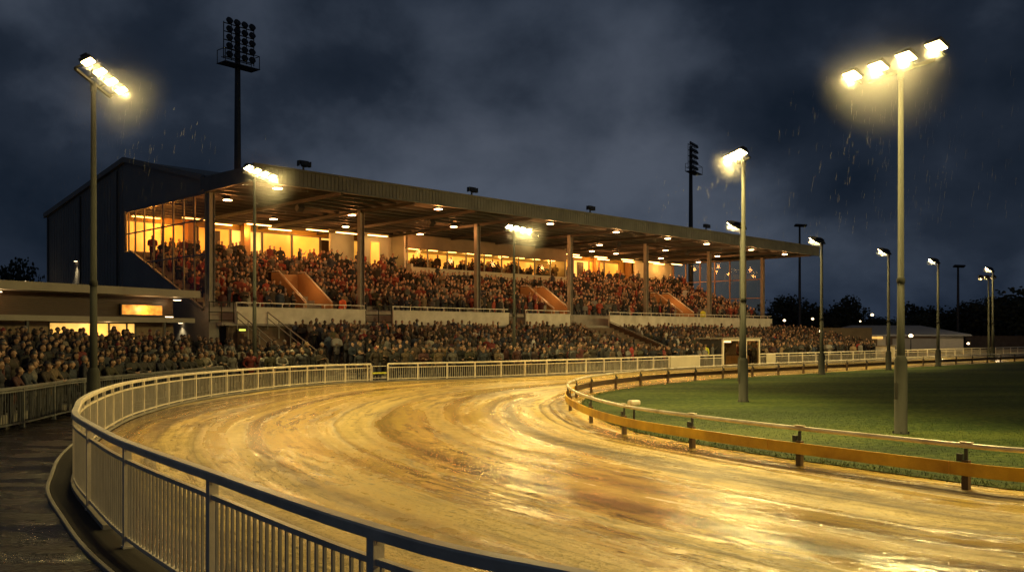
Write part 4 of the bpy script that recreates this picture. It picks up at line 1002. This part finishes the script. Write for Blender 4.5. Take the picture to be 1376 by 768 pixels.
for i, ps in enumerate(POSES):
    me, hc, tn, tg = person_proto(ps, 20+i); wear = {k: head_wear(k, hc, tn) for k in ('short','long','beanie','cap','hood','hat')}
    PROTO.append((me, wear, ps))
# low detail versions for the massed crowd
LOW = []
for i, ps in enumerate(('stand','fold','clasp','raise','pocket','read')):
    me, hc, tn, tags = person_proto(ps, 40+i, .034, .085)
    co = np.empty(len(me.vertices)*3, np.float32); me.vertices.foreach_get('co', co); co = co.reshape(-1,3)
    me.calc_loop_triangles(); tri = np.array([t.vertices[:] for t in me.loop_triangles], np.int32); pi = np.array([t.polygon_index for t in me.loop_triangles])
    tg = np.array([{'coat':0,'skin':1,'leg':2,'shoe':3}[t] for t in tags])[pi]
    cen = co[tri].mean(1); rel = cen-np.array(hc)
    hair = (tg == 1) & (cen[:,2] > 1.5) & ((rel[:,2] > .055) | (rel[:,1] > .015))
    tg = tg.copy(); tg[hair] = 4; LOW.append((co, tri, tg)); 

COATS = [('black',(.018,.018,.020),22),('navy',(.020,.027,.055),18),('charcoal grey',(.050,.050,.052),16),('dark brown',(.060,.038,.022),12),('olive green',(.085,.080,.035),8),('maroon',(.12,.022,.025),8),
         ('tan',(.30,.21,.12),7),('light grey',(.28,.27,.26),6),('cream',(.50,.45,.36),5),('red',(.32,.025,.02),3),('dull blue',(.05,.075,.12),5),('white',(.55,.53,.50),3)]
WEARS = [('short','dark hair',(.020,.014,.010),26),('short','fair hair',(.24,.15,.07),10),('short','grey hair',(.28,.27,.25),9),('long','long dark hair',(.022,.013,.009),14),('long','long fair hair',(.27,.17,.08),9),
         ('beanie','black beanie',(.015,.015,.017),8),('beanie','white bobble hat',(.55,.53,.50),4),('cap','grey flat cap',(.12,.11,.10),7),('cap','tan cap',(.26,.19,.11),5),('hood','hood up',None,9),('hat','brimmed hat',(.16,.11,.06),4),('beanie','red beanie',(.40,.04,.03),3)]
pr_ = random.Random(77)
def pick(lst): return pr_.choices(lst, [x[-1] for x in lst])[0]
def poisson(inside, x0, x1, y0, y1, d, tries, rg):
    cell = {}; out = []; c = d/1.4142
    for _ in range(tries):
        x, y = rg.uniform(x0,x1), rg.uniform(y0,y1)
        if not inside(x, y): continue
        i, j = int(x//c), int(y//c); ok = True
        for a in range(i-2,i+3):
            for b_ in range(j-2,j+3):
                q = cell.get((a,b_))
                if q and (q[0]-x)**2+(q[1]-y)**2 < d*d: ok = False; break
            if not ok: break
        if ok: cell[(i,j)] = (x,y); out.append((x,y))
    return out
def inpoly(poly):
    def f(x, y):
        c = False; j = len(poly)-1
        for i in range(len(poly)):
            if (poly[i][1] > y) != (poly[j][1] > y) and x < (poly[j][0]-poly[i][0])*(y-poly[i][1])/(poly[j][1]-poly[i][1])+poly[i][0]: c = not c
            j = i
        return c
    return f
def px_of(x, y): return 688+1192*x/y
cand = []   # x, y, z, facing, zone, row
# left crowd between the dark barrier and the kiosk, on low steps
terr_pl = bar_pl + [Vector(p) for p in ((-12.1,40),(-11.3,42.5),(-9.8,44.8),(-8.0,46.6))]
def stepA(k): return .22+.13*k
def zA(d): return -.02 if d < .9 else stepA(min(6, int((d-.9)/1.15)))
tb = MB(); tp = resample(terr_pl, .8)
for k in range(7):
    d0 = .9+1.15*k; d1 = d0+1.148
    tb.sweep([(p.x,p.y,0) for p in tp], [(-d1,-.01),(-d0,-.01),(-d0,stepA(k)+.001*k),(-d1,stepA(k)+.001*k)])
tt_ = tb.build('viewing_steps', M['concrete']); tag(tt_, 'low concrete viewing steps under the crowd at the left, in front of the kiosk', 'steps')
zoneA = inpoly([(-13.75,19),(-13.45,22.3),(-13.7,25.3),(-13.95,27.6),(-13.4,31.5),(-13.0,35),(-12.7,38.5),(-12.2,41),(-9.6,44.2),(-9.5,46.5),(-13.5,45.5),(-18.2,46.0),(-23.2,39.2),(-28,30),(-26,22),(-18,18)])
def rail_d(pl, x, y): return min((p.x-x)**2+(p.y-y)**2 for p in pl)**.5
for x, y in poisson(zoneA, -28, -9, 18, 47, .60, 9000, random.Random(2)):
    if x < -.60*y-1: continue
    if (x+10.85)**2+(y-23)**2 < .3: continue
    d_ = rail_d(terr_pl, x, y); cand.append((x, y, zA(d_), (6, 27), 'A', d_))
# a front row leaning along the dark barrier
for p in resample(offset(bar_pl, -.42), .66):
    if p.y > 20.5: cand.append((p.x, p.y, -.02, (6, 27), 'F', .4))
# behind the white fence along the straight, on the flat
fs = [p for p in fence_pl if p.y > 33 and p.x < 75]
fsample = fs[::6]
def uv_of(x, y):
    dx, dy = (x-G0.x)/.70710678, (y-G0.y)/.70710678; return (dx+dy)/2, (dy-dx)/2
def zoneB(x, y):
    u, v = uv_of(x, y)
    if v > -9.0 or u < -4: return False
    if y < 52 and not (y > 40 and x > -12): return False
    i = min(range(len(fsample)), key=lambda k: (fsample[k].x-x)**2+(fsample[k].y-y)**2); a = fsample[i]; b_ = fsample[min(i+1,len(fsample)-1)]; t = (b_-a)
    if t.length < 1e-6: return False
    s_ = (Vector((x,y))-a).dot(Vector((-t.y,t.x)).normalized())
    return .42 < s_
for x, y in poisson(zoneB, -12, 62, 40, 112, .56, 60000, random.Random(4)):
    u, v = uv_of(x, y)
    if abs(u-36.5) < 2.2 and v < -10.5: continue
    if 29.6 < u < 34.3 and v > -9.5: continue
    if u > 63 and pr_.random() < .35: continue
    if 1.0 < u < 3.1 and v > -9.5: continue
    d_ = rail_d(fsample, x, y)
    if px_of(x, y) > 1175: continue
    cand.append((x, y, -.02, None, 'B', d_))
# the stepped lower terrace
for k in range(10):
    v = -1.3-.72*(k+1)+.3; z = 1.62-.16*k; u = 3.8
    while u < UL+5.5:
        u += pr_.uniform(.44,.66)
        if 29.4 < u < 34.6 or u < 3.6: continue
        if pr_.random() < .06: continue
        w = GW(u, v+pr_.uniform(-.12,.12)); cand.append((w.x, w.y, z, None, 'T', 0))
LAMPS = [(-10.85,23.0),(-11.9,41.0),(.12,52.0)]
cand = [c for c in cand if all((c[0]-a)**2+(c[1]-b_)**2 > .16 for a, b_ in LAMPS)]
def px_of(x, y): return 688+1192*x/y
vis = [c for c in cand if -15 < px_of(c[0], c[1]) < 1390]
def show(c):   # how large it shows: near and not buried behind others
    return math.hypot(c[0], c[1]) + (0 if c[4] in 'F' else min(c[5], 8)*1.1 if c[4] == 'B' else min(c[5],12)*.25 if c[4] == 'A' else 9)
vis.sort(key=show); single = vis[:292]; sset = set(id(c) for c in single); massed = [c for c in cand if id(c) not in sset]
LM = [(131,'leftmost lamp pole'),(232,'kiosk roof corner'),(351,'second lamp pole'),(505,'gate gap'),(691,'middle lamp pole'),(840,'dark walled stair'),(976,'glazed booth'),(1107,'pole below roof tip')]
ORD = ['first','second','third','fourth','fifth','sixth','seventh','eighth','ninth','tenth']
def ordn(n):
    if n < 10: return ORD[n]
    t = n+1; return f"{t}{'th' if 10 <= t%100 <= 20 else {1:'st',2:'nd',3:'rd'}.get(t%10,'th')}"
info = []
for c in single:
    x, y, z, tgt, zone, d = c; px = px_of(x, y); lm = min(LM, key=lambda q: abs(q[0]-px)); side = 'left' if px < lm[0] else 'right'
    row = 0 if zone == 'F' else int(d/.9)+(1 if zone == 'A' else 0)
    info.append((c, px, lm, side, row))
cnt = {}
info.sort(key=lambda q: abs(q[1]-q[2][0]))
garment = {'stand':'coat','pocket':'jacket','fold':'coat','clasp':'coat','lean':'coat','raise':'jacket','read':'coat'}
for c, px, lm, side, row in info:
    x, y, z, tgt, zone, d = c; key = (zone in 'AF', lm[1], side, row); n_ = cnt.get(key, 0); cnt[key] = n_+1
    if zone == 'F': ip = pr_.choice([4,4,4,3,1])
    else: ip = pr_.choice([0,1,2,3,5,6,7,2,1,0]) if zone != 'B' or d > .7 else pr_.choice([4,3,2,1])
    if ip == 5 and pr_.random() < .6: ip = 1
    me, wear, ps = PROTO[ip]; cn_, cc, _ = pick(COATS); wk, wn_, wc, _ = pick(WEARS)
    if wc is None: wc = cc
    o = bpy.data.objects.new('person', me); COL.objects.link(o); s_ = pr_.uniform(.93,1.05); o.scale = (s_*pr_.uniform(.98,1.12), s_*pr_.uniform(.98,1.12), s_); o.location = (x, y, z)
    if tgt: ang = math.atan2(tgt[1]-y, tgt[0]-x)
    else: ang = R(-45)
    o.rotation_euler = (0,0, ang+math.pi/2 + (pr_.gauss(0,.35) if ps != 'lean' else pr_.gauss(0,.12))); o.color = (*cc, 1)
    hw = bpy.data.objects.new('hair' if wk in ('short','long') else 'hood' if wk == 'hood' else 'hat', wear[wk]); COL.objects.link(hw); hw.parent = o; hw.color = (*wc, 1)
    zn = 'rail' if zone == 'F' else f'{ordn(row)} row'
    body = f"{cn_} {garment[ps]} and {wn_}" if wk != 'hood' else f"{cn_} {garment[ps]}, {wn_}"
    tag(o, f"{body}, {zn}, {ordn(n_)} {side} of {lm[1]}" , 'person', 'spectators behind the barriers')
# stewards
def steward(label, x, y, z, ang, m_):
    me = PROTO[0][0].copy(); me.materials[0] = M[m_]; o = bpy.data.objects.new('person', me); COL.objects.link(o); o.location = (x,y,z); o.rotation_euler = (0,0,ang)
    hw = bpy.data.objects.new('hair', PROTO[0][1]['short']); COL.objects.link(hw); hw.parent = o; hw.color = (.03,.02,.015,1); tag(o, label, 'person', 'stewards in bright jackets')
w = GW(8.6,-.35); steward('steward in an orange jacket on the upper walkway beside the left stair', w.x, w.y, 3.1, R(-30), 'hivis_orange')
w = GW(49.4,-.4); steward('steward in a yellow jacket on the upper walkway near the right stair', w.x, w.y, 3.1, R(-45), 'hivis_yellow')
w = GW(11.0,-1.6); steward('steward in an orange jacket below the walkway gap, left of the middle', w.x, w.y, 1.62, R(-45), 'hivis_orange')
w = rest[idx(14.5)]; steward('steward in a yellow jacket behind the fence, left of the booth', w.x-.6, w.y+.7, -.02, R(-45), 'hivis_yellow')

# massed crowd in one object
stair = [(6.3,8.2,4.2),(29.0,30.9,3.9),(46.9,48.8,3.9)]
for k in range(nrow-1):
    v = .5+.8*k+.35; z = zr(.5+.8*k); u = .4
    if 8.2 < v: lim = True
    while u < UL-.6:
        u += pr_.uniform(.33,.47)
        if any(a-.35 < u < b_+.35 and v < c_+.4 for a, b_, c_ in stair): continue
        if any(abs(u-c_) < .3 and v < 1 for c_ in COLS): continue
        if 20.2 < u < 40.6 and v > 7.3: continue
        if v > 10.3 and u < 20: continue
        if pr_.random() < .05 or mnoise.noise(Vector((u*.9, v*1.3, 7))) < -.42: continue
        standing = pr_.random() < (.07 if v < 9.5 else .35)
        w = GW(u, v+pr_.uniform(-.14,.14)); massed.append((w.x, w.y, z-(.1 if standing else .58)+pr_.uniform(-.06,.06), None, 'U', 0))
for _ in range(150):
    u = pr_.uniform(21.5,39.8); w = GW(u, pr_.uniform(9.4,11.8)); massed.append((w.x, w.y, 7.2-pr_.choice([0,.3,.45]), None, 'R', 0))
for _ in range(34):
    u = pr_.uniform(1,18) if pr_.random() < .6 else pr_.uniform(42,60); w = GW(u, pr_.uniform(11.8,12.8)); massed.append((w.x, w.y, 7.35, None, 'U', 0))
def crowd_object():
    V, F, C = [], [], []; off = 0; rg = np.random.RandomState(5)
    for (x, y, z, tgt, zone, d) in massed:
        px = px_of(x, y)
        if zone != 'R' and not (-120 < px < 1450): continue
        co, tri, tg = LOW[pr_.randrange(len(LOW))]
        ang = (math.atan2(tgt[1]-y, tgt[0]-x) if tgt else R(-45)) + math.pi/2 + pr_.gauss(0,.65); s_ = pr_.uniform(.87,1.07); wd = pr_.uniform(.98,1.14)
        c, s = math.cos(ang), math.sin(ang); q = co*np.array([s_*wd, s_*wd, s_]); q = np.stack([q[:,0]*c-q[:,1]*s+x, q[:,0]*s+q[:,1]*c+y, q[:,2]+z], 1)
        cc = np.array(pick(COATS)[1])*(rg.uniform(.2,.75) if zone in 'UR' else 1.1*rg.uniform(.3,1)**2)
        if zone == 'U' and pr_.random() < .14: cc = np.array((.26,.045,.025))*rg.uniform(.4,1.3)
        sk = np.array((.52,.31,.20))*(rg.uniform(.45,1.25) if zone in 'UR' else rg.uniform(.3,1.0)**2.2); wv = pick(WEARS)[2]; hr = np.array(wv if wv else cc)*rg.uniform(.2,.7)  # dimmer light on the lower crowd is put into darker skin
        pal = np.stack([cc, sk, np.array((.03,.03,.045)), np.array((.02,.02,.02)), hr])
        V.append(q); F.append(tri+off); C.append(pal[tg]); off += len(co)
    V = np.concatenate(V).astype(np.float32); F = np.concatenate(F).astype(np.int32); C = np.concatenate(C).astype(np.float32)
    me = bpy.data.meshes.new('crowd'); me.vertices.add(len(V)); me.vertices.foreach_set('co', V.ravel()); me.loops.add(len(F)*3); me.loops.foreach_set('vertex_index', F.ravel())
    me.polygons.add(len(F)); me.polygons.foreach_set('loop_start', np.arange(0, len(F)*3, 3, dtype=np.int32)); me.polygons.foreach_set('use_smooth', np.ones(len(F), bool))
    at = me.color_attributes.new('Col', 'FLOAT_COLOR', 'CORNER'); rgba = np.ones((len(F)*3,4), np.float32); rgba[:,:3] = np.repeat(C, 3, 0); at.data.foreach_set('color', rgba.ravel())
    me.update(); me.validate(); me.materials.append(M['crowd']); o = bpy.data.objects.new('crowd', me); COL.objects.link(o); tag(o, kind='stuff')
    print('crowd', len(massed), 'faces', len(F))
crowd_object()

# ------------------------------------------------------------------ scatter spheres added round the lamps to imitate bloom
def bloom_mist(parent, loc, rad, dens):
    m = bpy.data.materials.new('lamp_bloom_mist'); m.use_nodes = True; t = m.node_tree; t.nodes.remove(t.nodes['Principled BSDF'])
    vs = N(t, 'ShaderNodeVolumeScatter')
    tc = N(t, 'ShaderNodeTexCoord'); ln = N(t, 'ShaderNodeVectorMath', operation='LENGTH'); t.links.new(tc.outputs['Object'], ln.inputs[0])
    mr = N(t, 'ShaderNodeMapRange', interpolation_type='SMOOTHSTEP'); mr.inputs[1].default_value = rad*.1; mr.inputs[2].default_value = rad*.97; mr.inputs[3].default_value = dens; mr.inputs[4].default_value = 0
    t.links.new(ln.outputs['Value'], mr.inputs[0]); t.links.new(mr.outputs[0], vs.inputs['Density'])
    m.cycles.volume_step_rate = 1.5
    vs.inputs['Anisotropy'].default_value = .3; t.links.new(vs.outputs[0], t.nodes['Material Output'].inputs['Volume'])
    bm = bmesh.new(); bmesh.ops.create_icosphere(bm, subdivisions=4, radius=rad); me = bpy.data.meshes.new('bloom_mist'); bm.to_mesh(me); bm.free(); me.materials.append(m)
    o = bpy.data.objects.new('bloom_mist', me); COL.objects.link(o); o.location = loc; tag(o, kind='stuff')
def head_bloom_mist(p, top, n, gap, dens):
    for k in range(n):
        xx = (k-(n-1)/2)*gap; c = Vector(p.location) + Matrix.Rotation(p.rotation_euler.z, 3, 'Z') @ Vector((xx,-.36,0)) + Vector((0,0,top+.10)); bloom_mist(None, c, .34, dens)
head_bloom_mist(P['p0'], 9.0, 4, .86, .2); head_bloom_mist(P['r1'], 9.0, 4, .86, .3); head_bloom_mist(P['p2'], 9.75, 4, .8, .3); head_bloom_mist(P['p3'], 8.45, 4, .75, .3); head_bloom_mist(P['r2'], 8.75, 3, .55, .3)
for p_, (lb, x, y, h_, _) in zip([o for o in COL.objects if o.name.startswith('floodlight_pole') and o.get('label') in [f_[0] for f_ in far]], far):
    head_bloom_mist(p_, p_['top'], 3, .5, .30)
head_bloom_mist(P['slim'], 7.6, 3, .6, .4)
def bar_c(p, dz=.15, fwd=.3):
    return Vector(p.location) + Matrix.Rotation(p.rotation_euler.z, 3, 'Z') @ Vector((0,-fwd,0)) + Vector((0,0,dz))
for k_, top_, r_ in (('p0',9.0,2.3),('p2',9.75,2.6),('p3',8.45,2.6),('r1',9.0,2.6),('r2',8.75,1.35)):
    bloom_mist(None, bar_c(P[k_], top_), r_*.78, .026)

# light rain caught in the lamp light
rn = MB(); r_ = random.Random(31)
for k_, top_ in (('p0',9.0),('r1',9.0),('r2',8.75),('p2',9.75),('p3',8.45)):
    c = Vector(P[k_].location)
    for _ in range(320):
        x, y, z = c.x+r_.gauss(0,1.6), c.y+r_.gauss(0,1.6), top_-.5-r_.random()*3.6; l_ = r_.uniform(.10,.24); w_ = .00055
        rn.add([(x-w_,y,z),(x+w_,y,z),(x+w_+.02*l_*6,y,z+l_),(x-w_+.02*l_*6,y,z+l_)], [(0,1,2,3)])
tag(rn.build('rain', M['rain'], fix=False), kind='stuff')

# ------------------------------------------------------------------ sky
w = bpy.data.worlds.new('World'); S.world = w; w.use_nodes = True; t = w.node_tree; L = t.links.new; bg = t.nodes['Background']
sky = N(t, 'ShaderNodeTexSky', sky_type='NISHITA'); sky.sun_disc = False; sky.sun_elevation = R(-4); sky.sun_rotation = R(200)
SKYO = (3.393, 8.341, 7.591)
tc = N(t, 'ShaderNodeTexCoord'); mp = N(t, 'ShaderNodeMapping'); mp.inputs['Scale'].default_value = (1.0,1.0,1.35); mp.inputs['Location'].default_value = SKYO; L(tc.outputs['Generated'], mp.inputs[0])
n1 = N(t, 'ShaderNodeTexNoise', i_Scale=2.1, i_Detail=3.0, i_Roughness=.42, i_Distortion=.12); L(mp.outputs[0], n1.inputs[0])
n2 = N(t, 'ShaderNodeTexNoise', i_Scale=5.6, i_Detail=8.0, i_Roughness=.55, i_Distortion=.12); L(mp.outputs[0], n2.inputs[0])
nm = N(t, 'ShaderNodeMath', operation='MULTIPLY_ADD'); nm.inputs[1].default_value = .30; L(n2.outputs[0], nm.inputs[0])
nk = N(t, 'ShaderNodeMath', operation='MULTIPLY'); nk.inputs[1].default_value = .70; L(n1.outputs[0], nk.inputs[0]); L(nk.outputs[0], nm.inputs[2])
cr = ramp(t, [(.40, (.0070,.0120,.0215)), (.47, (.0165,.0235,.0375)), (.525, (.0400,.0510,.0730)), (.60, (.074,.088,.118))]); L(nm.outputs[0], cr.inputs[0])
sp = N(t, 'ShaderNodeSeparateXYZ'); L(tc.outputs['Generated'], sp.inputs[0])
el_ = ramp(t, [(.0, (.55,.66,.80)), (.09, (.95,.98,1.0)), (.22, (1.0,1.0,1.0)), (.40, (.50,.56,.62))]); L(sp.outputs[2], el_.inputs[0])
mx = N(t, 'ShaderNodeMix', data_type='RGBA', blend_type='MULTIPLY'); mx.inputs[0].default_value = 1; L(cr.outputs[0], mx.inputs[6]); L(el_.outputs[0], mx.inputs[7])
sm = N(t, 'ShaderNodeVectorMath', operation='SCALE'); sm.inputs[3].default_value = .0008; L(sky.outputs[0], sm.inputs[0])
ad = N(t, 'ShaderNodeVectorMath', operation='ADD'); L(mx.outputs[2], ad.inputs[0]); L(sm.outputs[0], ad.inputs[1]); L(ad.outputs[0], bg.inputs[0]); bg.inputs[1].default_value = 1.0

# ------------------------------------------------------------------ camera
cd = bpy.data.cameras.new('camera'); cam = bpy.data.objects.new('camera', cd); COL.objects.link(cam); cam.location = (0,0,HC); cam.rotation_euler = (R(90),0,0)
cd.sensor_width = 36; cd.lens = 36*1192/1376; cd.shift_y = 63/1376; cd.clip_end = 3000; cd.clip_start = .05; S.camera = cam
S.view_settings.view_transform = 'Standard'; S.view_settings.look = 'None'; S.view_settings.exposure = 0
S.cycles.use_denoising = True; S.cycles.max_bounces = 6; S.cycles.sample_clamp_indirect = 4; S.cycles.sample_clamp_direct = 0
S.cycles.caustics_reflective = False; S.cycles.transparent_max_bounces = 12
